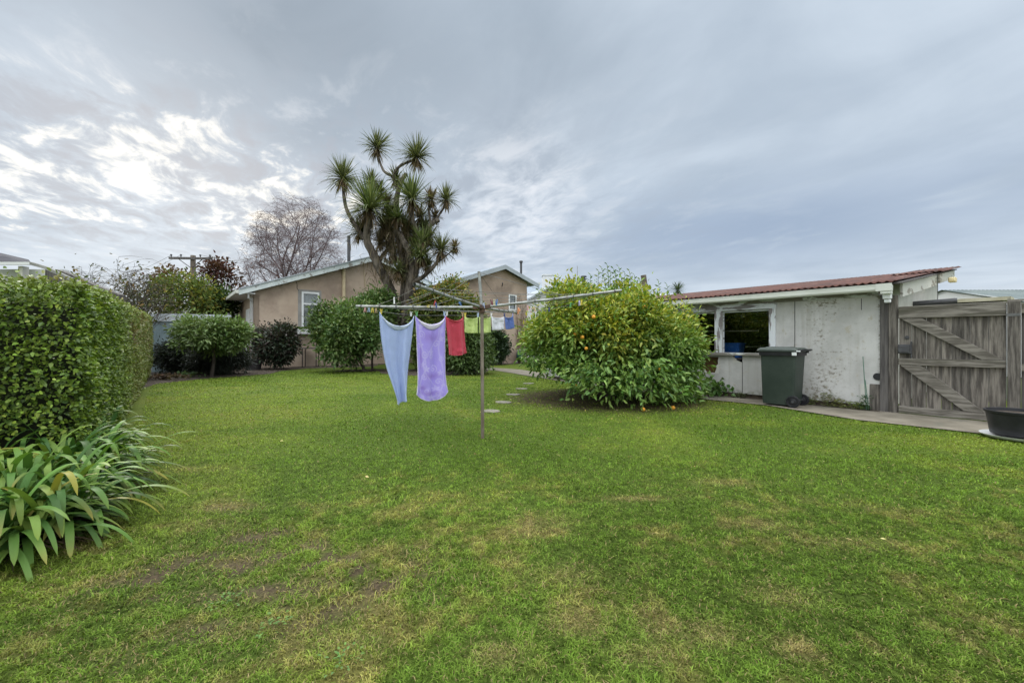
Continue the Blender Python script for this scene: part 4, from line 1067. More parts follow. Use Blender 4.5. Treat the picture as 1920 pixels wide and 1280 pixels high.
LOADED = [A_-Vector((0,0,.014)), on_ad(690,577), on_ad(712,584), on_ad(744,588), on_ad(775,590.5), on_ad(808,591.5), on_ad(836,591), on_ad(870,591.5), on_ad(897,592), on_ad(920,592), on_ad(945,591.5), on_ad(963,590), D_-Vector((0,0,.014))]
build_line()

def cloth(name, left, right, topsag, mat, label, cat, thick=.006, folds=(), bottom=None, nu=28, nv=44, flap=None, flapmat=None, seed=1, group=None, hem=None, bulge=.05):
    """left/right: lists of (px,py) down the two edges as measured; the cloth is a solid sheet hung from the span"""
    def edge(pts, s):
        n = len(pts)-1; i = min(int(s*n), n-1); f = s*n-i
        p0 = pts[max(i-1,0)]; p1 = pts[i]; p2 = pts[i+1]; p3 = pts[min(i+2,n)]
        def cr(a,b,c,d): return .5*((2*b)+(-a+c)*f+(2*a-5*b+4*c-d)*f*f+(-a+3*b-3*c+d)*f**3)
        return cr(p0[0],p1[0],p2[0],p3[0]), cr(p0[1],p1[1],p2[1],p3[1])
    pl, pr = on_ad(left[0][0], left[0][1]), on_ad(right[0][0], right[0][1])
    nrm = Vector((D_.y-A_.y, -(D_.x-A_.x), 0)).normalized()      # towards the camera side
    V = np.zeros((nv+1, nu+1, 3)); UV = []
    for j in range(nv+1):
        s = j/nv; a = edge(left, s); b = edge(right, s)
        for i in range(nu+1):
            t = i/nu
            px = a[0]+(b[0]-a[0])*t; py = a[1]+(b[1]-a[1])*t
            sag = 4*t*(1-t)
            shp = sag**.75 if sag > 0 else 0
            py += topsag*shp*(1-s)**5 + (bottom or 0)*sag*s**3
            p = on_ad(px, py)
            d = bulge*sag*(1-s)**2*1.2
            for amp, fr, ph, pw in folds: d += amp*math.sin(fr*math.pi*t+ph+s*1.3)*(.25+.75*s**pw)
            d += .018*(float(vnoise(t*4+seed, s*7, seed))-.5)*sag + .006*(float(vnoise(t*9+seed, s*16, seed+5))-.5)
            p = p + nrm*d
            V[j, i] = p
    org = (pl+pr)/2
    idx = np.arange((nu+1)*(nv+1)).reshape(nv+1, nu+1)
    Fc = np.stack([idx[:-1,:-1], idx[1:,:-1], idx[1:,1:], idx[:-1,1:]], -1).reshape(-1, 4)
    o = np_mesh(name, V.reshape(-1,3)-np.array(org), Fc, mat, None, None, True); o.location = org
    uv = o.data.uv_layers.new(name='cloth'); li = np.zeros(len(o.data.loops), np.int32); o.data.loops.foreach_get('vertex_index', li)
    uvs = np.stack([(li % (nu+1))/nu, 1-(li//(nu+1))/nv], 1); uv.data.foreach_set('uv', uvs.astype(np.float32).ravel())
    md = o.modifiers.new('thickness', 'SOLIDIFY'); md.thickness = thick; md.offset = 0
    tag(o, label, cat, group)
    if hem:                                            # stitched border
        hm, hw = hem
        m = MB(); path = [Vector(V[j,0])-org for j in range(nv+1)] + [Vector(V[nv,i])-org for i in range(1,nu+1)] + [Vector(V[j,nu])-org for j in range(nv-1,-1,-1)]
        m.tube(path, hw, 6); m.build('hem', hm, o, smooth=True)
    if flap:                                           # the slack top turned over to the front
        depth = flap; nvf = 8; W = np.zeros((nvf+1, nu+1, 3))
        for i in range(nu+1):
            t = i/nu; sag = max(4*t*(1-t), 0); top = V[0, i]
            for j in range(nvf+1):
                s = j/nvf; kf = s*nv*depth*sag**.9; k0 = int(kf); b = V[k0, i]*(1-(kf-k0))+V[k0+1, i]*(kf-k0)
                W[j, i] = b + np.array(nrm)*(.010+.012*math.sin(math.pi*s)*sag)
        Ff = np.arange((nu+1)*(nvf+1)).reshape(nvf+1, nu+1)
        Fq = np.stack([Ff[:-1,2:-3], Ff[1:,2:-3], Ff[1:,3:-2], Ff[:-1,3:-2]], -1).reshape(-1,4)
        f = np_mesh('turned_edge', W.reshape(-1,3)-np.array(org), Fq, flapmat, o, None, True)
        md = f.modifiers.new('thickness', 'SOLIDIFY'); md.thickness = .004; md.offset = 0
    return o

def terry(name, c, dark=.82, pattern=None, transl=.25):
    m = bpy.data.materials.new(name); k = NT(nt(m)); o = k.obj()
    n = k.noise(o, 130, 4, .7); n2 = k.noise(o, 9, 4, .6)
    col = k.mix(n2, c, tuple(x*dark for x in c))
    col = k.mix(k.math('MULTIPLY', k.ramp(n, .45, .7), .35), col, tuple(min(.95, x*1.25+.02) for x in c))
    if pattern:
        uvn = k.n.new('ShaderNodeUVMap'); uvn.uv_map = 'cloth'; s = k.n.new('ShaderNodeSeparateXYZ'); k.l.new(uvn.outputs[0], s.inputs[0])
        u = k.math('MULTIPLY', s.outputs[0], .62); v = k.math('MULTIPLY', s.outputs[1], 1.65)
        def near(d, w): return k.ramp(k.math('ABSOLUTE', d), w, w*.35)
        acc = None
        def addm(x):
            nonlocal acc
            acc = x if acc is None else k.math('MAXIMUM', acc, x)
        # long wandering stems
        for ph, ctr, amp, fr in ((0.3,.30,.17,5.2),(2.2,.12,.06,6.5),(4.0,.52,.05,6.0)):
            cx = k.math('ADD', ctr, k.math('MULTIPLY', k.math('SINE', k.math('ADD', k.math('MULTIPLY', v, fr), ph)), amp))
            addm(k.math('MULTIPLY', near(k.math('SUBTRACT', u, cx), .022), .55))
        # curls: spiral arcs round a few centres, and full blossoms
        for cx, cy, rad, tw in ((.42,1.22,.075,1),(.16,1.05,.085,-1),(.36,.78,.08,1),(.14,.62,.07,-1),(.46,.52,.075,1),(.22,.30,.085,-1),(.45,.20,.075,1),(.10,1.38,.07,1),(.52,.95,.06,-1),(.30,1.0,.05,1),(.10,.13,.06,1),(.53,1.45,.05,-1)):
            dx = k.math('SUBTRACT', u, cx); dy = k.math('SUBTRACT', v, cy)
            rr = k.math('SQRT', k.math('ADD', k.math('MULTIPLY', dx, dx), k.math('MULTIPLY', dy, dy)))
            an = k.math('MULTIPLY', k.math('ARCTAN2', dy, dx), tw/6.283)
            sp = k.math('SUBTRACT', k.math('FRACT', k.math('ADD', k.math('DIVIDE', rr, rad*.62), an)), .5)
            addm(k.math('MULTIPLY', k.math('MULTIPLY', near(sp, .34), k.ramp(rr, rad*1.1, rad*.8)), .85))
        for cx, cy, rad in ((.30,1.08,.05),(.20,.78,.06),(.40,.36,.07),(.32,.12,.08),(.12,.86,.045),(.50,.70,.05),(.06,.40,.05),(.08,1.2,.05),(.52,1.3,.05),(.08,1.5,.045),(.55,.40,.05)):
            dx = k.math('SUBTRACT', u, cx); dy = k.math('SUBTRACT', v, cy)
            rr = k.math('SQRT', k.math('ADD', k.math('MULTIPLY', dx, dx), k.math('MULTIPLY', dy, dy)))
            pet = k.math('MULTIPLY', k.math('SINE', k.math('MULTIPLY', k.math('ARCTAN2', dy, dx), 5.0)), rad*.35)
            addm(k.math('MULTIPLY', k.ramp(k.math('SUBTRACT', rr, pet), rad, rad*.7), .75))
        soft = k.math('MULTIPLY', acc, k.math('ADD', .30, k.math('MULTIPLY', n2, .55)))
        col = k.mix(soft, col, pattern)
        # damp, darker dye patches down the middle of the towel
        dm = None
        for cu, cv, wu, wv in ((.50,.82,.26,.055),(.53,.39,.22,.035),(.46,.14,.34,.04),(.2,.22,.1,.04),(.12,.6,.05,.12)):
            a1 = k.math('DIVIDE', k.math('SUBTRACT', s.outputs[0], cu), wu); a2 = k.math('DIVIDE', k.math('SUBTRACT', s.outputs[1], cv), wv)
            gq = k.math('POWER', 2.718, k.math('MULTIPLY', k.math('ADD', k.math('MULTIPLY', a1, a1), k.math('MULTIPLY', a2, a2)), -1.0))
            dm = gq if dm is None else k.math('MAXIMUM', dm, gq)
        dm = k.math('MULTIPLY', dm, k.ramp(n2, .25, .5))
        col = k.mix(k.math('MULTIPLY', dm, .65), col, (.30,.19,.60))
    p = k.principled(col, .95, k.bump(n, .5, .004), 0, .1, **{'Sheen Weight': .25})
    tr = k.n.new('ShaderNodeBsdfTranslucent'); k.l.new(col, tr.inputs[0])
    mx = k.n.new('ShaderNodeMixShader'); mx.inputs[0].default_value = transl; k.l.new(p, mx.inputs[1]); k.l.new(tr.outputs[0], mx.inputs[2])
    k.out(mx.outputs[0]); return m
T_BLUE = terry('towel_blue', (.47,.57,.86)); T_BLUEB = terry('towel_blue_edge', (.72,.80,.97)); T_BLUEH = terry('towel_blue_hem', (.42,.50,.70))
T_PUR = terry('towel_lilac', (.46,.38,.88), .90, (.74,.70,.93)); T_PURB = terry('towel_lilac_reverse', (.82,.78,.92))
T_RED = terry('towel_red', (.62,.085,.13)); T_REDH = terry('towel_red_hem', (.70,.11,.15))
T_LIME = terry('cloth_lime', (.62,.74,.30)); T_WHITE = terry('cloth_white', (.80,.81,.90)); T_NAVY = terry('cloth_blue', (.16,.24,.58))
cloth('bath_towel', [(711.5,585),(712,612),(716,650),(723,688),(734,722),(742,748),(744,757)], [(776,592),(773,620),(769,655),(765,690),(763.5,715),(763,735),(763,745)], 23, T_BLUE,
      'plain pale blue bath towel hanging leftmost on the washing line', 'towel', .008, [(.05,2.6,.4,1.0),(.034,5.0,1.2,1.2),(.018,8.5,.3,1.6)], 3, 30, 52, .12, T_BLUEB, 3, None, (T_BLUEH,.0055), .06)
cloth('bath_towel', [(779,592),(780.5,630),(781.5,670),(782,700),(781,725),(779,739)], [(835.5,591),(834,630),(834,665),(834.5,700),(837,722),(840,734)], 17, T_PUR,
      'lilac bath towel with pale scrolling flowers on the washing line', 'towel', .008, [(.030,2.2,.2,1),(.020,5.0,1.0,1.0),(.010,9,.4,1)], 15, 30, 52, .10, T_PURB, 8, None, (T_PURB,.006), .06)
cloth('hand_towel', [(835.5,592.5),(837,612),(839,635),(840.5,655),(840.5,664)], [(868.5,593.5),(869.5,612),(871.5,635),(873.5,652),(875.5,661)], 8.5, T_RED,
      'red hand towel hung next to the lilac towel', 'towel', .007, [(.024,3.0,.4,1),(.013,6,.2,1)], 3.5, 22, 34, .07, T_REDH, 12, None, (T_REDH,.005), .035)
cloth('face_cloth', [(870.5,593.5),(870.2,602),(870,612),(869.8,623.5)], [(896.5,593.5),(896.5,603),(896.5,613),(896.5,624.5)], 4.0, T_LIME,
      'lime green face cloth hanging left of the pole, next to the red towel', 'face cloth', .006, [(.020,3.4,.2,.5),(.010,6.5,1,.5)], .4, 16, 16, None, None, 15, 'face cloths on the washing line', None, .03)
cloth('face_cloth', [(897.5,593.5),(897.5,602),(897.5,612),(897.5,624.5)], [(920,593),(920.3,602),(920.6,612),(921,623)], 4.0, T_LIME,
      'lime green face cloth half hidden behind the washing line pole', 'face cloth', .006, [(.020,2.8,1.0,.5),(.010,6,.4,.5)], .6, 16, 16, None, None, 17, 'face cloths on the washing line', None, .03)
cloth('face_cloth', [(920.8,593),(921,601),(921.2,610),(921.5,619)], [(945.5,593),(946,601),(946.4,609),(946.8,616.5)], 3.0, T_WHITE,
      'white face cloth between the lime and the dark blue one', 'face cloth', .006, [(.018,3.0,.6,.5),(.008,7,.2,.5)], .8, 16, 16, None, None, 19, 'face cloths on the washing line', None, .02)
cloth('face_cloth', [(946,592.5),(946.3,600),(946.8,609),(947.5,617)], [(961.5,590),(962.5,598),(963.6,606),(964.8,614)], 5.0, T_NAVY,
      'dark blue face cloth, rightmost of the washing', 'face cloth', .006, [(.010,2.6,.2,.6)], 1.5, 16, 16, None, None, 21, 'face cloths on the washing line', None, .02)

# clothes pegs
PEGC = {'white': (.75,.76,.78), 'pink': (.78,.42,.42), 'blue': (.06,.20,.52), 'pale blue': (.45,.56,.80), 'yellow': (.75,.62,.10), 'orange': (.68,.28,.12), 'red': (.55,.09,.08), 'green': (.14,.42,.16), 'lilac': (.50,.46,.70), 'navy': (.03,.05,.18), 'wooden': (.50,.36,.22), 'maroon': (.22,.05,.07), 'cream': (.62,.58,.38)}
PM = {k: noisy('peg_'+k.replace(' ', '_'), tuple(x*.9 for x in c), c, 30, .45) for k, c in PEGC.items()}
def peg(p, colour, label, rz, tilt=0.0, splay=.10):
    r = empty('clothes_peg', p, rz, label, 'clothes peg', 'clothes pegs on the washing line'); r.scale = (.85,.85,.85); r.rotation_euler = (0, tilt, rz)
    for s in (-1, 1):
        m = MB(); m.add([(s*.0025,-.005,.022),(s*.010,-.005,.022),(s*.010,.005,.022),(s*.0025,.005,.022),(s*.004,-.0055,-.018),(s*.0125,-.0055,-.018),(s*.0125,.0055,-.018),(s*.004,.0055,-.018),(s*.011,-.005,-.058),(s*.018,-.005,-.058),(s*.018,.005,-.058),(s*.011,.005,-.058)],
            [(0,1,2,3),(4,5,1,0),(5,6,2,1),(6,7,3,2),(7,4,0,3),(8,9,5,4),(9,10,6,5),(10,11,7,6),(11,8,4,7),(11,10,9,8)]); m.build('prong', PM[colour], r)
    m = MB(); m.tube([(-.012,0,-.012),(.012,0,-.012)], .0045, 6); m.build('spring', M_WIRE, r)
adz = math.atan2(D_.y-A_.y, D_.x-A_.x)
UP = math.pi
for px, py, c, lab in ((684.5,578,'pink','pink clothes peg nearest the left arm tip, hanging free'), (691.5,578,'pale blue','pale blue clothes peg hanging free beside the pink one'), (698.5,579,'yellow','yellow clothes peg hanging free left of the blue towel'), (705,580,'wooden','bare wooden clothes peg next to the blue towel'),):
    peg(on_ad(px, py), c, lab, adz)
for px, py, c, lab in ((714.5,586,'yellow','yellow clothes peg holding the left corner of the blue towel'), (770.5,590.5,'white','white clothes peg holding the right corner of the blue towel'), (781,590.5,'green','green clothes peg at the left corner of the lilac towel'), (833,590,'pale blue','pale blue clothes peg at the right corner of the lilac towel'),
        (837.5,590,'white','white clothes peg at the left corner of the red towel'), (867,591,'wooden','wooden clothes peg at the right corner of the red towel'), (872,592,'yellow','yellow clothes peg at the left corner of the lime cloth'), (896,592.5,'pale blue','pale blue clothes peg between the two lime cloths'),
        (921,592,'white','white clothes peg between the lime and white cloths'), (945.5,591.5,'navy','navy clothes peg between the white and dark blue cloths'), (961.5,589,'lilac','lilac clothes peg at the right corner of the dark blue cloth')):
    nrm = Vector((D_.y-A_.y, -(D_.x-A_.x), 0)).normalized()
    peg(on_ad(px, py)+nrm*.004, c, lab, adz, UP, .06)
B_, C_ = ENDS['b'], ENDS['c']
def on_span(p, q, t, f=1.0, sag=.03):
    a = HUB+(p-HUB)*f; b = HUB+(q-HUB)*f; return a.lerp(b, t)-Vector((0,0,.012+4*sag*t*(1-t)))
def az2(p, q): return math.atan2(q.y-p.y, q.x-p.x)
peg(on_span(B_,A_,.32,.965,.042), 'white', 'single white clothes peg on the wire between the two left arms', az2(B_,A_))
for t, c, lab, tl in ((.40,'navy','navy clothes peg on the inner left wire above the lilac towel',0.5), (.44,'red','red clothes peg tilted on the inner left wire',2.4), (.62,'yellow','yellow clothes peg lying along an inner wire near the big arm',1.5)):
    peg(on_span(B_,A_,t,.52,.012), c, lab, az2(B_,A_), tl)
peg(on_span(B_,A_,.06,.38,.01), 'blue', 'blue clothes peg clipped on the arm nearest the viewer', az2(B_,A_), 1.2)
peg(HUB+Vector((.025,-.03,.05)), 'pale blue', 'pale blue clothes peg clipped beside the hub', 0)
for t, f, c, lab, tl in ((.30,.38,'maroon','maroon clothes peg left of the blue one, right of the mast',2.9),(.33,.38,'cream','cream yellow clothes peg beside the blue one right of the mast',3.1),(.36,.38,'blue','bright blue clothes peg on the wire right of the mast',3.2)):
    peg(on_span(B_,C_,t+.10,f,.012), c, lab, az2(B_,C_), tl)
for t, f, c, lab, tl in ((.42,.66,'white','white clothes peg on the right hand wire before the gable',.3),(.36,.52,'orange','orange clothes peg tilted before the gable wall',-.9),(.55,.52,'pink','salmon clothes peg before the small gable window',.1),
        (.2,.66,'orange','orange clothes peg below the right arm',.1),(.3,.80,'red','red clothes peg in the cluster right of the dark blue cloth',.6),(.34,.80,'wooden','wooden clothes peg in the cluster right of the dark blue cloth',-.4),(.40,.965,'navy','navy clothes peg hanging against the pale house',0),(.62,.965,'green','green clothes peg below the middle of the right arm',.2),(.72,.965,'yellow','yellow clothes peg farthest right on the line',.1),(.70,.965,'lilac','lilac clothes peg beside the farthest right yellow one',-.1)):
    peg(on_span(D_,C_,t,f,.03 if f > .9 else .012), c, lab, az2(D_,C_), tl)

# ------------------------------------------------------------------ hedge
def build_hedge():
    r = empty('hedge', (HB[0], HB[1], 0), 0, 'clipped dense green hedge along the left side of the lawn', 'hedge')
    base0 = HB - U*(3.85)           # near corner of the lawn side
    Lh = 3.85+11.6; Th = 1.1
    hz = lambda s: 1.64 + .36*np.clip(s/14, 0, 1) 
    # dark woody core
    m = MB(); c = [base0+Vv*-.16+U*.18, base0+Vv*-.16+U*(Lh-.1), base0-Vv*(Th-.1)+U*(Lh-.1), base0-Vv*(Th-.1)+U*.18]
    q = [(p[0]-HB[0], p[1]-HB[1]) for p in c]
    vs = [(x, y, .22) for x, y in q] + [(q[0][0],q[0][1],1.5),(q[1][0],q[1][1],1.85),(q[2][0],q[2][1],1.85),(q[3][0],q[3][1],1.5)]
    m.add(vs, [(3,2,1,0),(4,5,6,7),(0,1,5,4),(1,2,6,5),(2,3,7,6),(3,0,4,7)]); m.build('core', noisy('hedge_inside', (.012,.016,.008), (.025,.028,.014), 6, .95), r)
    m = MB()
    for s in np.arange(.3, Lh, .35):
        p = base0+U*s-Vv*(.5+.1*math.sin(s*7)); m.tube([(p[0]-HB[0],p[1]-HB[1],0),(p[0]-HB[0]+.05,p[1]-HB[1],.5)], .03, 5)
    m.build('stem', M_BARKD, r)
    B = []; N = []; S = []
    def face(n, smp):
        s, t, z, nx = smp(n); B.append((s, t, z)); N.append(np.tile(nx, (n,1)))
    P_ = []; NR = []; SZ = []
    def add(s, dpt, z, nvec, size):
        wob = .035*(fbm(s*1.3+3, z*2.2+1, 91, 4)-.5)*2 + .12*(fbm(s*5.2+3, z*6+1, 95, 3)-.5)
        xy = base0[None]+U[None]*s[:,None]-Vv[None]*dpt[:,None]
        p = np.stack([xy[:,0], xy[:,1], z], 1) + nvec*(wob + rng.normal(size=len(s))*.022)[:,None]
        P_.append(p); NR.append(nvec); SZ.append(size)
    nU = np.array([U[0],U[1],0]); nV = np.array([Vv[0],Vv[1],0]); nZ = np.array([0,0,1.0])
    for s0, s1, den, sz in ((0,2,3600,.037),(2,5,3000,.034),(5,9,1900,.038),(9,Lh,1000,.048)):
        n = int((s1-s0)*1.75*den); s = rng.uniform(s0,s1,n); z = rng.uniform(.02,1,n)**.95; z = .02+z*(hz(s)-.02)
        add(s, np.zeros(n)+.02*(z<.3), z, np.tile(nV,(n,1)), np.full(n,sz))
        n = int((s1-s0)*Th*den*.8); s = rng.uniform(s0,s1,n); d = rng.uniform(-.02,Th,n)
        add(s, d, hz(s)+.0*d, np.tile(nZ,(n,1)), np.full(n,sz))
        n = int((s1-s0)*den*.25); s = rng.uniform(s0,s1,n); a = rng.uniform(0,np.pi/2,n)
        add(s, .06-.06*np.cos(a), hz(s)-.06+.06*np.sin(a), nV*np.cos(a)[:,None]+nZ*np.sin(a)[:,None], np.full(n,sz))
    n = int(Th*1.6*3600); d = rng.uniform(0,Th,n); z = .02+rng.uniform(0,1,n)*1.6
    k = ~((z < .50+.10*np.sin(d*9)) & (d > .22)); d = d[k]; z = z[k]; n = len(d)      # the hollow at the foot of the end
    add(np.zeros(n), d, z, np.tile(-nU,(n,1)), np.full(n,.037))
    n = int(Lh*1.7*120); s = rng.uniform(0,Lh,n); add(s, np.full(n,Th), rng.uniform(.1,1,n)*hz(s), np.tile(-nV,(n,1)), np.full(n,.09))
    p = np.concatenate(P_); nr = np.concatenate(NR); sz = np.concatenate(SZ); n = len(p)
    sv = (p[:,0]-base0[0])*U[0]+(p[:,1]-base0[1])*U[1]
    pal = palette([(.15,.225,.032),(.105,.17,.028),(.25,.35,.055),(.065,.11,.022)], n, [.36,.27,.17,.20])
    far = sstep(1.6, 6.5, sv)*(fbm(sv*.6, p[:,2]*1.5, 77, 3)*.8+.35)
    oliv = palette([(.21,.235,.07),(.18,.20,.065),(.14,.18,.05),(.23,.19,.08)], n)
    col = pal + (oliv-pal)*np.clip(far,0,.9)[:,None]
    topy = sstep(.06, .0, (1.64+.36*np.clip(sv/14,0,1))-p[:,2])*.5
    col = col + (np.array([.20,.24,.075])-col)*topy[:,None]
    rd = (fbm(sv*1.1, p[:,2]*2.4, 87, 3) > .62) & (sv > 4) & (p[:,2] > 1.0); col[rd] = col[rd]*.4 + np.array([.15,.09,.05])*.6
    axis = nr*.45 + rng.normal(size=(n,3))*.6 + np.array([0,0,.05])
    nn = nr*.7 + np.array([0,0,.75]) + rng.normal(size=(n,3))*.45
    loc = p-np.array([HB[0],HB[1],0])
    L = sz*rng.uniform(.65,1.3,n)
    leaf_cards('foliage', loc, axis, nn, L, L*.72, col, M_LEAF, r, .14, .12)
    # stray shoots on top
    n = 900; s = rng.uniform(0,Lh,n); d = rng.uniform(0,Th,n); xy = base0[None]+U[None]*s[:,None]-Vv[None]*d[:,None]
    b = np.stack([xy[:,0]-HB[0], xy[:,1]-HB[1], hz(s)], 1)
    b2 = np.repeat(b, 3, 0)+rng.normal(size=(n*3,3))*[.02,.02,.03]+[0,0,.05]
    leaf_cards('shoot', b2, rng.normal(size=(n*3,3))*.6+[0,0,.9], rng.normal(size=(n*3,3))+[0,0,.6], np.full(n*3,.045), np.full(n*3,.026), palette([(.20,.25,.07),(.24,.24,.10)], n*3), M_LEAF, r)
build_hedge()

# ------------------------------------------------------------------ strap leaved plants in front of the hedge
def strap_plant(c, n, L, label, seed, hi=1.0):
    rg = np.random.default_rng(seed)
    n = int(n*1.2); a = rg.random(n)*2*np.pi; e = rg.uniform(.25, 1.30, n)
    r = empty('strap_leaf_plant', (c[0], c[1], 0), 0, label, 'plant', 'clump of strap leaved plants at the hedge end')
    a = rg.random(n)*2*np.pi; e = rg.uniform(.25, 1.30, n)
    d = np.stack([np.cos(a)*np.cos(e), np.sin(a)*np.cos(e), np.sin(e)], 1)
    b = np.stack([np.cos(a)*.05*rg.random(n), np.sin(a)*.05*rg.random(n), .04+.13*rg.random(n)], 1) + rg.normal(size=(n,3))*[.07,.07,.02]
    b[:,2] = np.abs(b[:,2])
    Ls = L*1.25*rg.uniform(.65,1.15,n); W = rg.uniform(.027,.042,n)
    dr = rg.uniform(1.0,2.3,n)
    cols = np.array([(.065,.15,.034),(.10,.20,.042),(.045,.11,.028),(.15,.24,.05)])[rg.integers(0,4,n)]*rg.uniform(.8,1.25,(n,1))
    old = rg.random(n) < .025; cols[old] = np.array([.25,.24,.05])
    tip = cols*.9+np.array([.06,.045,0]); tip[rg.random(n) < .14] = [.28,.24,.06]
    straps('leaves', b, d, Ls, W, dr, cols, M_STRAP, r, 12, .12, .30, tip, 1.5)
    nd = 34; a = rg.random(nd)*2*np.pi
    straps('dead_leaves', np.stack([np.cos(a)*.08, np.sin(a)*.08, np.full(nd,.06)],1), np.stack([np.cos(a), np.sin(a), .15+0*a],1), rg.uniform(.15,.4,nd), np.full(nd,.014), np.full(nd,.7), np.tile([.075,.055,.035],(nd,1))*rg.uniform(.6,1.5,(nd,1)), M_LEAFM, r, 4)
for i, (px, py, n, L, lab) in enumerate(((40,990,125,.50,'front clump of broad green strap leaves nearest the viewer'), (172,925,120,.46,'clump of strap leaves spilling onto the lawn'), (108,945,125,.52,'middle clump of strap leaves before the hedge end'),
        (165,880,110,.50,'rear clump of strap leaves at the hedge foot'), (85,890,105,.60,'tallest clump of strap leaves against the hedge end'), (-60,960,110,.56,'clump of strap leaves cut by the left picture edge'), (10,915,105,.58,'rear left clump of strap leaves below the dark hollow'), (110,1000,90,.42,'lowest small front clump of strap leaves'),(20,1035,100,.46,'nearest strap leaf clump, its tips hanging over the grass edge'))):
    c = (G(px,py).x, G(px,py).y)
    strap_plant(c, n, L, lab, 100+i)

# ------------------------------------------------------------------ citrus tree
def build_citrus():
    c = np.array([TREE_C[0], TREE_C[1], 0])
    r = empty('citrus_tree', tuple(c), 0, 'broad bushy citrus tree with oranges and yellowing leaves in front of the shed', 'tree')
    limbs('trunk', r, (0,0,0), (0,0,1.3), (1.6,1.6,1.1), 9, .09, M_BARKD, .3)
    def colf(b, cols):
        yel = sstep(.45, 1.7, b[:,2] + 1.3*(fbm(b[:,0]*1.1+4, b[:,1]*1.1+b[:,2], 14, 3)-.5) + .25*b[:,0]*0)
        y = palette([(.34,.36,.045),(.25,.32,.045),(.42,.38,.05),(.15,.24,.04)], len(b), [.35,.33,.15,.17])
        f = np.clip(yel*.95, 0, 1)*(rng.random(len(b)) < .85)
        return cols + (y-cols)*f[:,None]
    pal = [(.10,.20,.04),(.145,.255,.052),(.07,.155,.034),(.215,.315,.07)]
    def rim(cc):       # crown is widest low down, narrower on top; a hollow shows in the middle front
        rr = np.hypot(cc[:,0], cc[:,1]); lim = np.interp(cc[:,2], [0,.3,.9,1.6,2.2,2.7,3.2], [1.35,1.70,1.95,1.75,1.22,.66,.3])
        for hx, hz, hr in ((1110,655,.34),(1185,602,.24),(1250,620,.24),(1035,640,.24),(1075,575,.2),(1235,700,.22),(1150,690,.2)):
            kx = (hx-960)/F; kz = (640-hz)/F; Yh = TREE_C[1]-1.45; hp = np.array([kx*Yh-TREE_C[0], -1.45, CH+kz*Yh])
            cc[np.linalg.norm((cc-hp)*np.array([1,.6,1]), axis=1) < hr] = np.array([0,0,-5.])
        return (cc[:,2] > .30+.40*np.clip((-cc[:,0]-.1)/1.4,0,1)-.25*(cc[:,0] > .75)) & (rr < lim*(.92+.3*(fbm(np.arctan2(cc[:,1],cc[:,0])*1.6+7, cc[:,2]*1.6, 24, 3)-.35)))
    crown_leaves('foliage', r, (0,0,1.22), (1.80,1.80,1.27), 3700, 15, .102, pal, [.30,.3,.15,.25], M_LEAF, .2, .52, .105, .16, .47, 5, .3, 2.4, rim, colf, 0.0, 60, .31)
    # low skirt of larger dark leaves towards the lawn
    a = rng.uniform(np.pi*1.30, 2.05*np.pi, 260); rad = rng.uniform(1.15, 1.85, 260); cz = rng.uniform(.30,.85,260)-.2*(np.cos(a) > .5)
    cc = np.stack([np.cos(a)*rad, np.sin(a)*rad, cz], 1); n = 260; per = 11
    off = rng.normal(size=(n,per,3))*.11; b = (cc[:,None]+off).reshape(-1,3); b[:,2] = np.maximum(b[:,2], .06)
    dd = np.repeat(norm(cc*[1,1,.3]), per, 0); ax = dd*.8+rng.normal(size=b.shape)*.55+[0,0,-.1]; nn = dd*.6+[0,0,.8]+rng.normal(size=b.shape)*.4
    leaf_cards('low_foliage', b, ax, nn, .115*rng.uniform(.7,1.25,len(b)), .05*rng.uniform(.8,1.2,len(b)), np.repeat(palette(pal,n),per,0)*.6+palette(pal,len(b))*.4, M_LEAF, r, .18, .25)
    # upright water shoots at the top
    m = MB(); bs = []; ax = []
    for px, top in ((1138,496),(1122,508),(1150,503),(1172,512),(1160,500),(1190,516),(1058,533),(1075,538),(1010,545),(1028,540),(1235,527),(1250,533),(1108,515),(1145,510),(1180,508),(1200,524),(1085,540),(1128,502),(1155,512),(1210,530),(1098,528)):
        Y = TREE_C[1]+random.uniform(-.5,.3); e = np.array(P(px, top, Y))-c; b0 = e+np.array([random.uniform(-.12,.12), random.uniform(-.1,.1), -.55])
        m.tube([b0, (b0+e)/2+np.array([.02,0,0]), e], [.009,.006,.003], 4)
        for j in range(13):
            s = .15+.85*j/12; q = b0+(e-b0)*s; a = j*2.4; bs.append(q); ax.append([math.cos(a)*.8, math.sin(a)*.8, .55])
    m.build('shoot', noisy('shoot_green', (.08,.13,.04), (.11,.17,.05), 5, .7), r)
    bs = np.array(bs); ax = np.array(ax); n = len(bs)
    leaf_cards('shoot_leaves', bs, ax, np.cross(ax, rng.normal(size=(n,3)))+[0,0,1], np.full(n,.10), np.full(n,.035), palette([(.12,.21,.045),(.09,.17,.04),(.18,.24,.05)], n), M_LEAF, r)
    # the fruit
    pts = [(1113,594),(1078,626),(1092,632),(1215,577),(1207,574),(1262,757),(1080,723),(1099,653),(1238,692)]
    for i, (px, py) in enumerate(pts):
        k = (px-960)/F; kz = (640-py)/F
        # walk along the sight line to the crown's surface
        best = None
        for Y in np.arange(6.6, 10, .03):
            x, z = k*Y-c[0], CH+kz*Y; y = Y-c[1]; lim = float(np.interp(z, [0,.3,.9,1.6,2.2,2.7], [1.35,1.62,1.82,1.70,1.25,.7]))
            if math.hypot(x, y) < lim*.93: best = (x, y, max(z, .045)); break
        if best is None: continue
        f = MB(); rr = .027+.012*random.random(); n = 10
        prof = [(rr*math.sin(math.pi*t/n)*(1 if t else .001), rr*.97*-math.cos(math.pi*t/n)) for t in range(n+1)]; f.lathe(prof, 14)
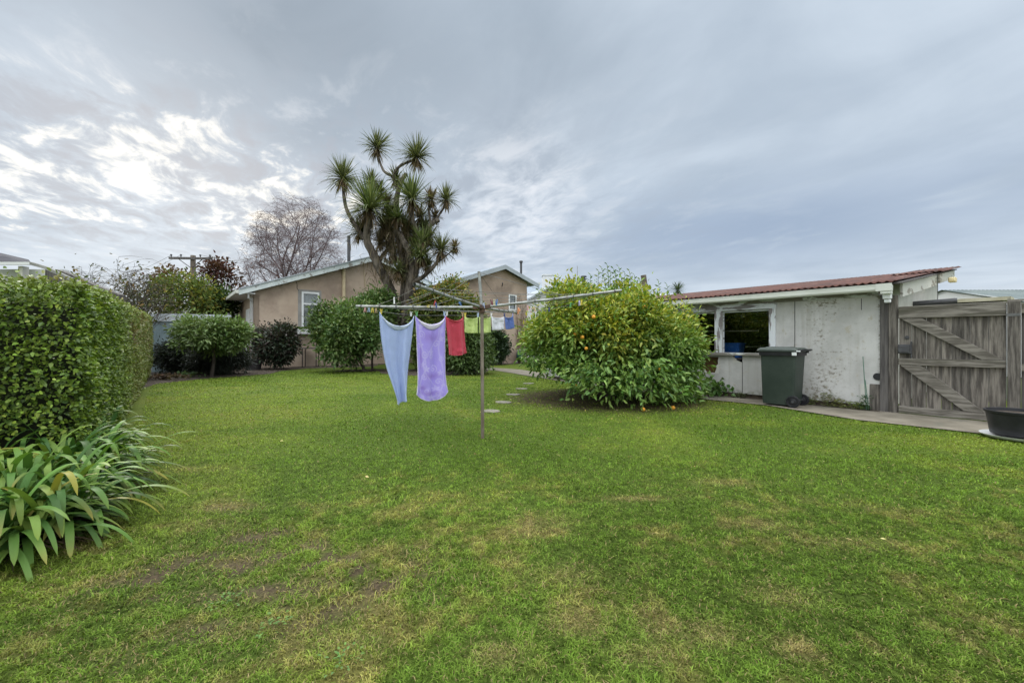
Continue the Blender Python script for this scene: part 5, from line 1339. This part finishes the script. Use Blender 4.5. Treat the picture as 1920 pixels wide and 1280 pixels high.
        o = f.build('orange_fruit', M_ORANGE, r, smooth=True); o.location = best
    return r
build_citrus()
def orange(px, py, label):
    g = G(px, py); f = MB(); n = 10; rr = .036; f.lathe([(rr*math.sin(math.pi*t/n)*(1 if t else .001), rr*.95*-math.cos(math.pi*t/n)) for t in range(n+1)], 16)
    s = MB(); 
    o = f.build('fallen_orange', M_ORANGE, None, smooth=True); o.location = (g.x, g.y, .045); tag(o, label, 'orange', 'oranges fallen under the citrus tree')
orange(1262, 769, 'fallen orange on the grass below the low citrus branch'); orange(1206, 772, 'fallen pale orange on the lawn, leftmost of the windfalls')
# fallen leaves
def litter():
    n = 420; a = rng.random(n)*2*np.pi; rad = rng.uniform(.9, 2.9, n); x = TREE_C[0]+np.cos(a)*rad; y = TREE_C[1]+np.sin(a)*rad-.2
    n2 = 60; y2 = rng.uniform(2.5, 15, n2); x2 = rng.uniform(-.9,1.0,n2)*y2
    x = np.concatenate([x,x2]); y = np.concatenate([y,y2]); k = lawn_mask(x,y); x=x[k]; y=y[k]; n=len(x)
    b = np.stack([x,y,np.full(n,.034)],1); ax = np.stack([rng.normal(size=n),rng.normal(size=n),rng.normal(size=n)*.12],1)
    L = rng.uniform(.018,.045,n)
    o = leaf_cards('fallen_leaves', b, ax, np.tile([0,0,1.0],(n,1))+rng.normal(size=(n,3))*.25, L, L*.5, palette([(.42,.36,.10),(.35,.27,.10),(.48,.42,.2),(.22,.15,.07)], n), M_LEAFM, None, .1, 0)
    tag(o, 'yellow and brown leaves scattered on the lawn round the citrus tree', 'fallen leaves', kind='stuff')
litter()

# ------------------------------------------------------------------ bushes
def bush(name, label, px, y0, y1, halfw, Y, nclus, per, L, pal, wts=None, trunk=None, lump=.25, rc=.14, seed=1, mat=None, depth=.85, cat='bush', group=None, shell=.5, colf=None, wr=.5, barkm=None, zmin=.06, up=.3, th=.25, blobs=30, blobr=.33):
    g = P(px, 640, Y); zt = CH-(y1-640)/F*Y; zb = max(CH-(y0-640)/F*Y, .05); rw = halfw/F*Y
    r = empty(name, (g.x, Y, 0), 0, label, cat, group)
    cz = (zt+zb)/2; rz = (zt-zb)/2
    limbs('trunk', r, (trunk or 0, 0, 0), (0,0,cz), (rw, rw*depth, rz), 7, .035+.010*rw, barkm or M_BARKD, th)
    crown_leaves('foliage', r, (0,0,cz), (rw*.92, rw*depth*.92, rz*.92), nclus, per, L, pal, wts, mat, lump, shell, rc, zmin, wr, seed, up, 2.2, None, colf, 0.0, blobs, blobr)
    return r
CAMP = [(.055,.11,.03),(.095,.165,.045),(.155,.215,.065),(.24,.28,.12)]
bush('camellia_bush', 'wide dark glossy camellia bush left of the towels with a short trunk', 651, 688, 562, 80, 17.0, 1300, 17, .15, CAMP, [.35,.35,.2,.1], .7, .28, .16, 31)
bush('camellia_bush', 'upper dark camellia mass against the foot of the cabbage tree', 698, 640, 541, 46, 18.4, 600, 16, .15, CAMP, [.4,.35,.15,.1], 0, .25, .18, 32)
def redtop(b, cols):
    f = sstep(1.7, 3.2, b[:,2])*(rng.random(len(b)) < .55)
    return cols + (palette([(.29,.20,.06),(.30,.25,.065),(.22,.23,.05)], len(b))-cols)*f[:,None]
bush('photinia_bush', 'tall bush with reddish new leaves behind the washing', 835, 700, 527, 76, 17.6, 2600, 17, .14, [(.085,.14,.03),(.12,.175,.036),(.165,.205,.05),(.06,.105,.026)], None, 0, .25, .17, 33, colf=redtop)
bush('laurel_bush', 'light green leafy bush behind the washing line pole', 878, 705, 610, 50, 15.6, 800, 16, .125, [(.09,.145,.045),(.12,.18,.06),(.07,.115,.035)], None, 0, .28, .14, 34)
bush('dark_shrub', 'small dark rounded shrub before the gabled wall', 930, 682, 618, 23, 22.0, 420, 16, .15, [(.03,.055,.024),(.04,.07,.03)], None, 0, .15, .14, 35)
bush('dark_shrub', 'dark shrub with purple tinge against the stucco house', 517, 686, 609, 40, 18.3, 700, 16, .14, [(.035,.06,.035),(.05,.075,.045),(.075,.06,.055),(.06,.04,.04)], None, 0, .2, .15, 36)
bush('rhododendron_tree', 'small tree with light green rosettes on a thin straight trunk at the bed edge', 402, 657, 598, 84, 14.4, 620, 17, .15, [(.11,.175,.05),(.14,.21,.06),(.085,.14,.045),(.17,.22,.085)], None, -.1, .25, .13, 37, depth=.75, cat='tree', wr=.42, th=.7)
bush('conifer_shrub', 'very dark shrub under the light green tree, beside the hedge end', 338, 706, 636, 42, 16.2, 800, 16, .13, [(.022,.032,.02),(.03,.042,.028),(.04,.045,.035)], None, 0, .3, .15, 38, wr=.3)
bush('conifer_shrub', 'low grey green shrub under the light green tree, nearest the tub', 415, 706, 640, 52, 15.6, 800, 16, .12, [(.035,.045,.034),(.05,.06,.048),(.028,.034,.026)], None, 0, .3, .15, 39, wr=.25)
bush('conifer_shrub', 'middle dark shrub behind the thin straight trunk', 372, 706, 650, 40, 16.6, 500, 16, .12, [(.025,.034,.024),(.035,.042,.035)], None, 0, .3, .15, 45, wr=.25)
# ground plants by the bed edge
for px, py, lab, c in ((352,708,'small pale green rosette at the left bed edge',(.12,.18,.09)), (300,712,'low reddish ground plant by the hedge foot',(.12,.08,.06)), (330,712,'low brown leafy ground plant at the bed edge',(.10,.075,.05)), (566,686,'low yellow green plant beside the iron table',(.14,.19,.06))):
    g = G(px, py); N = 60; b = rng.normal(size=(N,3))*[.18,.10,.03]+[0,0,.10]
    o = leaf_cards('ground_plant', b, rng.normal(size=(N,3))+[0,0,.5], rng.normal(size=(N,3))*.4+[0,0,1], np.full(N,.13), np.full(N,.08), palette([c], N), M_LEAFM); o.location = (g.x, g.y, 0); tag(o, lab, 'plant')
# nasturtium and weeds along the shed wall
q = shed_pt(-2.72, -.26, 0); N = 130; b = rng.normal(size=(N,3))*[.17,.10,.10]+[0,0,.20]; b[:,2] = np.abs(b[:,2])
o = leaf_cards('broad_leaf_plant', b, rng.normal(size=(N,3))+[0,-.3,.3], rng.normal(size=(N,3))*.5+[0,-.5,.8], np.full(N,.11), np.full(N,.10), palette([(.09,.17,.045),(.07,.14,.04),(.12,.2,.06)], N), M_LEAF); o.location = q; tag(o, 'broad leaved green plant at the shed foot left of the bin', 'plant')
for x, h, w, c, lab in ((-.70,.24,.14,(.10,.115,.045),'tallest dry weed against the shed wall right of the bin'), (-.52,.15,.16,(.13,.14,.05),'low yellowish weed in the middle of the shed foot'), (-.28,.12,.12,(.10,.13,.04),'low spreading weed nearest the dark thistle'), (-.17,.26,.09,(.04,.075,.035),'dark green upright weed by the shed corner'), (-1.0,.14,.12,(.09,.11,.04),'small weed close behind the bin wheels'), (-2.2,.09,.14,(.06,.07,.035),'low dark weed at the shed foot left of the bin')):
    q = shed_pt(x, -.13, 0.02); N = 110; a = rng.random(N)*2*np.pi; hh = rng.random(N)
    b = np.stack([rng.normal(size=N)*w*.45, rng.normal(size=N)*.05, hh*h], 1)
    o = leaf_cards('wall_weed', b, np.stack([np.cos(a),np.sin(a),.6+0*a],1), rng.normal(size=(N,3))*.4+[0,-.3,1], np.full(N,.055), np.full(N,.016), palette([c,tuple(k*1.3 for k in c)], N), M_LEAFM)
    o.location = q; o.rotation_euler.z = RZ_SHED; tag(o, lab, 'weed', 'weeds along the shed wall')

# ------------------------------------------------------------------ cabbage tree
def cord():
    Y = 18.8; org = P(748, 640, Y); org.z = 0
    r = empty('cabbage_tree', (org.x, Y, 0), 0, 'tall many headed cabbage tree with spiky rosettes beside the stucco house', 'tree')
    def z3(zx, zy, dy=0.0):
        p = P(600+zx/4.268, 230+zy/4.268, Y+dy); return Vector((p.x-org.x, dy, p.z))
    def smooth(pts, k=5):
        out = []
        for i in range(len(pts)-1):
            a, b, c, d = pts[max(i-1,0)], pts[i], pts[i+1], pts[min(i+2,len(pts)-1)]
            for j in range(k):
                f = j/k; out.append(.5*((2*b)+(-a+c)*f+(2*a-5*b+4*c-d)*f*f+(-a+3*b-3*c+d)*f**3))
        return out+[pts[-1]]
    def limb(pts, r0, r1, rough=.06):
        p = smooth([z3(*q) for q in pts]); n = len(p); m = MB()
        rr = [(r0+(r1-r0)*i/(n-1))*(1+random.uniform(-rough,rough)) for i in range(n)]
        m.tube(p, rr, 10); return m.build('trunk', M_CORD, r, smooth=True)
    limb([(640,1750,0),(620,1600,0),(560,1330,.1),(470,1150,.1),(420,1040,.0),(375,940,-.1),(385,800,-.3),(400,720,-.4)], 0.238, 0.130)
    limb([(350,930,-.1),(300,850,0),(250,770,.1),(212,690,.2),(195,610,.2),(185,500,.2)], 0.099, 0.072)
    limb([(640,1750,.1),(660,1500,.2),(680,1280,.3),(665,1100,.3),(640,960,.3),(612,850,.2),(606,700,.2),(618,580,.1),(655,460,0),(692,408,0)], 0.224, 0.079)
    limb([(592,470,.1),(575,432,.1),(520,398,.2),(492,350,.3),(472,290,.3),(455,225,.3)], 0.056, 0.050)
    limb([(612,520,.1),(592,450,0),(600,395,-.2),(645,345,-.3),(720,310,-.3),(775,290,-.3)], 0.066, 0.054)
    limb([(650,1750,-.1),(690,1500,-.2),(720,1280,-.3),(738,1160,-.3),(705,1020,-.3),(660,930,-.2),(640,880,0)], 0.185, 0.108)
    limb([(660,1750,0),(715,1450,0),(760,1200,-.2),(790,1060,-.2),(800,950,-.2),(855,860,-.1),(905,800,0),(955,778,0)], 0.178, 0.094)
    limb([(800,950,-.2),(770,850,-.2),(740,760,-.3),(738,660,-.4)], 0.079, 0.086)
    limb([(915,800,0),(945,750,.1),(975,705,.1),(1010,660,.1)], 0.056, 0.043)
    limb([(890,815,0),(875,740,-.1),(872,690,-.1),(890,630,-.1)], 0.056, 0.043)
    limb([(690,1500,0),(740,1300,-.3),(830,1230,-.5),(900,1160,-.6),(940,1110,-.6),(965,1040,-.6)], 0.106, 0.065)
    limb([(460,1150,0),(500,1060,.3),(560,1000,.4),(590,900,.5),(560,850,.5)], 0.086, 0.072)
    limb([(860,1200,-.5),(930,1130,-.4),(1040,1040,-.3),(1075,1010,-.3)], 0.040, 0.022)
    limb([(400,720,-.3),(410,620,.2),(415,520,.3)], 0.066, 0.050)
    heads = [(455,205,.3,.62,0),(775,280,-.3,.74,0),(185,450,.2,.74,0),(415,480,.3,.55,0),(478,565,.3,.42,0),(610,455,.2,.50,0),(398,690,-.4,1.08,1),(738,615,-.4,.95,1),(1010,620,.1,.58,0),(890,620,-.1,.50,2),
             (620,765,-.4,.52,1),(968,1020,-.6,.66,0),(1078,1000,-.3,.30,2),(810,1080,-.5,.68,1),(315,885,.3,.60,0),(510,850,.5,.70,0),(625,1190,-.5,.52,0),(870,920,-.3,.55,0),(560,930,.6,.70,2),(800,760,.4,.60,0),(700,880,.2,.6,2),(745,1000,.3,.55,0),(920,760,.3,.32,2),(560,760,.2,.55,0),(680,830,.4,.52,1),(765,900,.5,.55,0),(845,860,.2,.50,0),(480,960,.2,.52,2),(590,1060,.5,.48,0),(700,1120,.5,.5,2),(860,1150,-.2,.48,0),(360,820,.5,.55,2),(820,960,-.5,.55,1),(540,640,.4,.42,2)]
    rg = np.random.default_rng(55)
    for zx, zy, dy, rad, kind in heads:
        p = np.array(z3(zx, zy, dy)); rad *= 1.12*rg.uniform(.9,1.1); n = int(165*max(.7, rad/.6)); v = norm(rg.normal(size=(n,3))+np.array([0,0,.55])); v[:,2] = np.where(v[:,2] < -.55, -v[:,2], v[:,2])
        cols = np.array([[(.085,.105,.05),(.125,.145,.07),(.18,.195,.10)],[(.10,.145,.055),(.155,.20,.08),(.23,.27,.13)],[(.17,.13,.09),(.23,.175,.12),(.12,.105,.065)]][kind])[rg.integers(0,3,n)]*rg.uniform(.7,1.3,(n,1))
        low = v[:,2] < -.05; cols[low] = cols[low]*.5+np.array([.14,.12,.06])*.5
        b = p+v*.05
        o = straps('leaf_rosette', b, v, rad*1.12*rg.uniform(.55,1.2,n), np.full(n,.032+.008*rad), np.where(v[:,2] > .55, rg.uniform(.0,.5,n), rg.uniform(.4,1.9,n)), cols, M_STRAP, r, 4, .18, .03, None, 2.0)
        nd = 70; a = rg.random(nd)*2*np.pi; v = np.stack([np.cos(a)*.5, np.sin(a)*.5, -rg.uniform(.3,1.0,nd)],1)
        straps('dead_skirt', p+np.array([0,0,-.04])+rg.normal(size=(nd,3))*.04, v, rad*rg.uniform(.4,1.05,nd), np.full(nd,.035), np.full(nd,.8), np.array([(.17,.125,.08),(.11,.085,.06),(.22,.16,.09)])[rg.integers(0,3,nd)], M_LEAFM, o, 3, .15, .1)
    # hanging dead thatch amid the trunks
    nd = 900; zx = rg.normal(640,125,nd); zy = rg.uniform(860,1250,nd)
    b = np.array([z3(x,y,rg.normal()*.35) for x,y in zip(zx,zy)]); v = rg.normal(size=(nd,3))*.5+[0,0,-.7]
    straps('dead_thatch', b, v, rg.uniform(.25,.6,nd), np.full(nd,.03), np.full(nd,.6), np.array([(.13,.10,.07),(.09,.075,.055),(.17,.14,.09)])[rg.integers(0,3,nd)], M_LEAFM, r, 3, .15, .1)
cord()
# far cabbage tree top over the shed
p = P(1271, 640, 45); r = empty('far_cabbage_tree', (p.x, 45, 0), 0, 'distant cabbage tree head just above the shed roof', 'tree')
m = MB(); m.tube([(0,0,0),(.1,0,3.5),(0,0,6.5)], [.25,.18,.15], 6); m.build('trunk', M_CORD, r)
n = 130; v = norm(rng.normal(size=(n,3))+[0,0,.5]); straps('leaf_rosette', np.tile([0,0,6.6],(n,1))+v*.05, v, np.full(n,1.0), np.full(n,.07), np.full(n,.3), palette([(.05,.075,.04),(.07,.10,.05)], n), M_STRAP, r, 3)
p = P(1213, 640, 30); m = MB(); m.tube([(0,0,0),(.0,0,4.0),(-.25,0,5.85)], [.22,.2,.2], 8); o = m.build('broken_pole', M_BARK); o.location = (p.x, 30, 0); tag(o, 'short leaning dark post top above the citrus tree', 'post')
p = P(1232, 640, 16); n=0

# ------------------------------------------------------------------ bare birch and other trees behind
def birch(name, label, px, Y, ytop, halfw, seed, levels, mat, cat='tree', leaves=None, r0=.22, ybase=640, lean=0.0, dome=False):
    rd = random.Random(seed); org = P(px, 640, Y); H = CH-(ytop-640)/F*Y; W = halfw/F*Y
    r = empty(name, (org.x, Y, 0), 0, label, cat)
    big = MB(); fine = MB(); tips = []
    def grow(p, d, l, rad, lv):
        n = 4 if lv < 3 else 3; pts = [p]; dd = d.copy(); q = p.copy()
        for i in range(n):
            dd = (dd + Vector((rd.uniform(-1,1), rd.uniform(-1,1), rd.uniform(-.5,.5)))*(.14+.05*lv) + Vector((0,0,.10 if lv < 3 else -.16))).normalized()
            q = q + dd*l/n
            if dome and lv > 0 and ((q.x/W)**2+(q.y/W)**2+((q.z-H*.55)/(H*.46))**2) > 1+.15*rd.random(): break
            pts.append(q.copy())
        if len(pts) < 2: return
        n = len(pts)-1
        rr = [rad*(1-.55*i/n) for i in range(n+1)]
        (big if lv < 2 else fine).tube(pts, rr, 6 if lv < 2 else 3, caps=False)
        if lv >= levels:
            tips.append(q)
            for h in range(3 if levels > 3 else 1):
                b0 = pts[rd.randrange(1, len(pts))]; v = Vector((rd.uniform(-1,1), rd.uniform(-1,1), rd.uniform(-.7,.6)))*rd.uniform(.25,.75)
                fine.tube([b0, b0+v*.5+Vector((0,0,.04)), b0+v], [.007,.005,.003], 3, caps=False)
            return
        kids = (6,6,6,4,4)[lv]
        for i in range(kids):
            f = .3+.7*(i+rd.random())/kids; j = min(int(f*n), n-1); b = pts[j].lerp(pts[j+1], f*n-j)
            ax = Vector((rd.uniform(-1,1), rd.uniform(-1,1), rd.uniform(-.15,.35))).normalized()
            nd = (dd*.75+ax*rd.uniform(.55,1.0)).normalized()
            if nd.z < -.1 and lv < 2: nd.z = .15
            grow(b, nd, l*rd.uniform(.52,.74), max(rad*rd.uniform(.36,.52), .006), lv+1)
    hs = H*.30
    for k in range(3 if levels > 3 else 2):
        a = k*2.1+seed; d = Vector((math.cos(a)*.42*W/H*1.7+lean, math.sin(a)*.3, 1)).normalized()
        grow(Vector((0,0,0)), d, H*.60, r0*(1-.15*k), 0)
    big.build('trunk', mat, r, smooth=True); fine.build('twigs', mat, r)
    if leaves:
        per, L, pal = leaves; t = np.array([tuple(x) for x in tips]); b = np.repeat(t, per, 0)+rng.normal(size=(len(t)*per,3))*L*1.6; n = len(b)
        leaf_cards('foliage', b, rng.normal(size=(n,3))+[0,0,-.3], rng.normal(size=(n,3))+[0,0,.8], L*rng.uniform(.6,1.2,n), L*.6*rng.uniform(.6,1.2,n), palette(pal, n), M_LEAFM, r)
    return r
birch('birch_tree', 'large bare winter birch with purple brown twigs behind the stucco house roof', 556, 31, 372, 88, 3, 4, M_TWIG, r0=.15, dome=True)
birch('bare_tree', 'smaller bare tree with a few rusty leaves left of the birch', 478, 29, 478, 34, 8, 3, M_TWIG, leaves=(1,.15,[(.22,.10,.05),(.16,.08,.05)]), r0=.08, dome=True)
birch('thin_leafed_tree', 'sparse thin tree with few round leaves above the hedge', 250, 15.5, 505, 50, 12, 3, M_BARKD, leaves=(1,.13,[(.10,.085,.045),(.16,.12,.05),(.07,.09,.03)]), r0=.045)
bush('yellowing_tree', 'green and yellow leaved tree behind the steel fence', 345, 612, 512, 52, 20.5, 300, 12, .18, [(.10,.14,.04),(.13,.175,.045),(.07,.105,.03),(.27,.22,.04)], [.35,.3,.2,.15], 0, .35, .24, 41, M_LEAFM, .8, 'tree', None, .35, barkm=M_BARK)
bush('evergreen_tree', 'dark green rounded tree beside the stucco house end', 404, 612, 538, 32, 22, 260, 14, .20, [(.045,.075,.025),(.06,.095,.03),(.035,.06,.022)], None, 0, .25, .22, 42, M_LEAFM, .8, 'tree')
bush('copper_tree', 'reddish purple leaved tree behind the utility pole', 412, 560, 492, 46, 30, 130, 12, .26, [(.085,.035,.035),(.11,.05,.045),(.07,.035,.035),(.10,.07,.045)], None, 0, .55, .26, 43, M_LEAFM, .8, 'tree', None, .3, blobs=7, blobr=.5)
bush('copper_tree', 'small reddish leaved tree at the top left of the yellowing one', 318, 560, 503, 34, 23, 70, 11, .22, [(.11,.065,.035),(.09,.045,.035),(.12,.10,.04)], None, 0, .5, .22, 44, M_LEAFM, .8, 'tree', None, .3)
bush('low_dark_tree', 'dark broken foliage just above the far hedge end', 262, 596, 540, 36, 18.5, 90, 11, .15, [(.045,.065,.025),(.06,.08,.03),(.08,.075,.03)], None, 0, .5, .2, 46, M_LEAFM, .8, 'tree', None, .25)

# ------------------------------------------------------------------ utility pole and wires
p = P(362, 640, 28); zt = CH+(640-479)/F*28
r = empty('utility_pole', (p.x, 28, 0), R(4), 'wooden utility pole with a crossarm among the left trees', 'utility pole')
m = MB(); m.tube([(0,0,0),(0,0,zt)], [.19,.15], 10); m.build('pole', M_BARK, r)
m = MB(); m.box(-1.32,1.28,-.30,-.17,zt-.30,zt-.16); m.build('crossarm', M_DKWOOD, r)
for s in (-1,1):
    m = MB(); m.bar((s*.72,-.24,zt-.30),(s*.06,-.17,zt-.82),.04,.04); m.build('brace', M_DKWOOD, r)
for x in (-1.2,-.6,.6,1.2):
    m = MB(); m.lathe([(0,zt-.16),(.03,zt-.16),(.03,zt-.08),(.06,zt-.06),(.06,zt),(.03,zt+.03),(0,zt+.03)], 8, (x,-.235)); m.build('insulator', M_DKGREY, r)
def wire(a, b, sag, label, rad=.012):
    pts = [a.lerp(b, i/14)-Vector((0,0,4*sag*(i/14)*(1-i/14))) for i in range(15)]
    m = MB(); o0 = pts[0]; m.tube([q-o0 for q in pts], rad, 4); o = m.build('power_line', M_WIRE); o.location = o0; tag(o, label, 'power line', 'power lines left of the stucco house')
for x, lab in ((-1.2,'power line from the outer left end of the crossarm'), (-.6,'power line from the inner left side of the crossarm')):
    a = Vector((p.x+x, 27.77, zt)); wire(a, Vector((p.x+x-24, 44, zt+.4)), .8, lab)
wire(Vector((p.x+1.2, 27.77, zt)), Vector((p.x+9, 20.0, 5.2)), .3, 'service line running right from the crossarm end')
wire(Vector((p.x+.6, 27.77, zt)), Vector((p.x+22, 46, zt-1.5)), .6, 'power line running right behind the birch')
for k, yy in enumerate((512,516,521,525)):
    wire(P(60, yy+1, 60), P(460, yy+3, 75), .4, ('topmost','second highest','second lowest','lowest')[k]+' of the far level power lines over the hedge', .02)

# ------------------------------------------------------------------ lawn weeds (broad leaved rosettes near the viewer)
for i, (px, py, s, lab) in enumerate(((425,1135,.05,'flat clover like weed by the bare soil at lower left'), (640,1245,.05,'broad leaved lawn weed at the bottom left of centre'), (505,1180,.05,'bluish green lawn weed in the bare patch'))):
    g = G(px, py); N = 34; a = rng.random(N)*2*np.pi; rad = rng.random(N)*s*1.6
    b = np.stack([np.cos(a)*rad, np.sin(a)*rad, .018+.018*rng.random(N)], 1)
    o = leaf_cards('lawn_weed', b, np.stack([np.cos(a),np.sin(a),.25+0*a],1), np.tile([0,0,1.0],(N,1))+rng.normal(size=(N,3))*.3, np.full(N,s*.36), np.full(N,s*.22), palette([(.11,.20,.06),(.14,.23,.06)], N), M_LEAFM)
    o.location = (g.x, g.y, 0); tag(o, lab, 'weed', 'broad leaved weeds in the lawn')
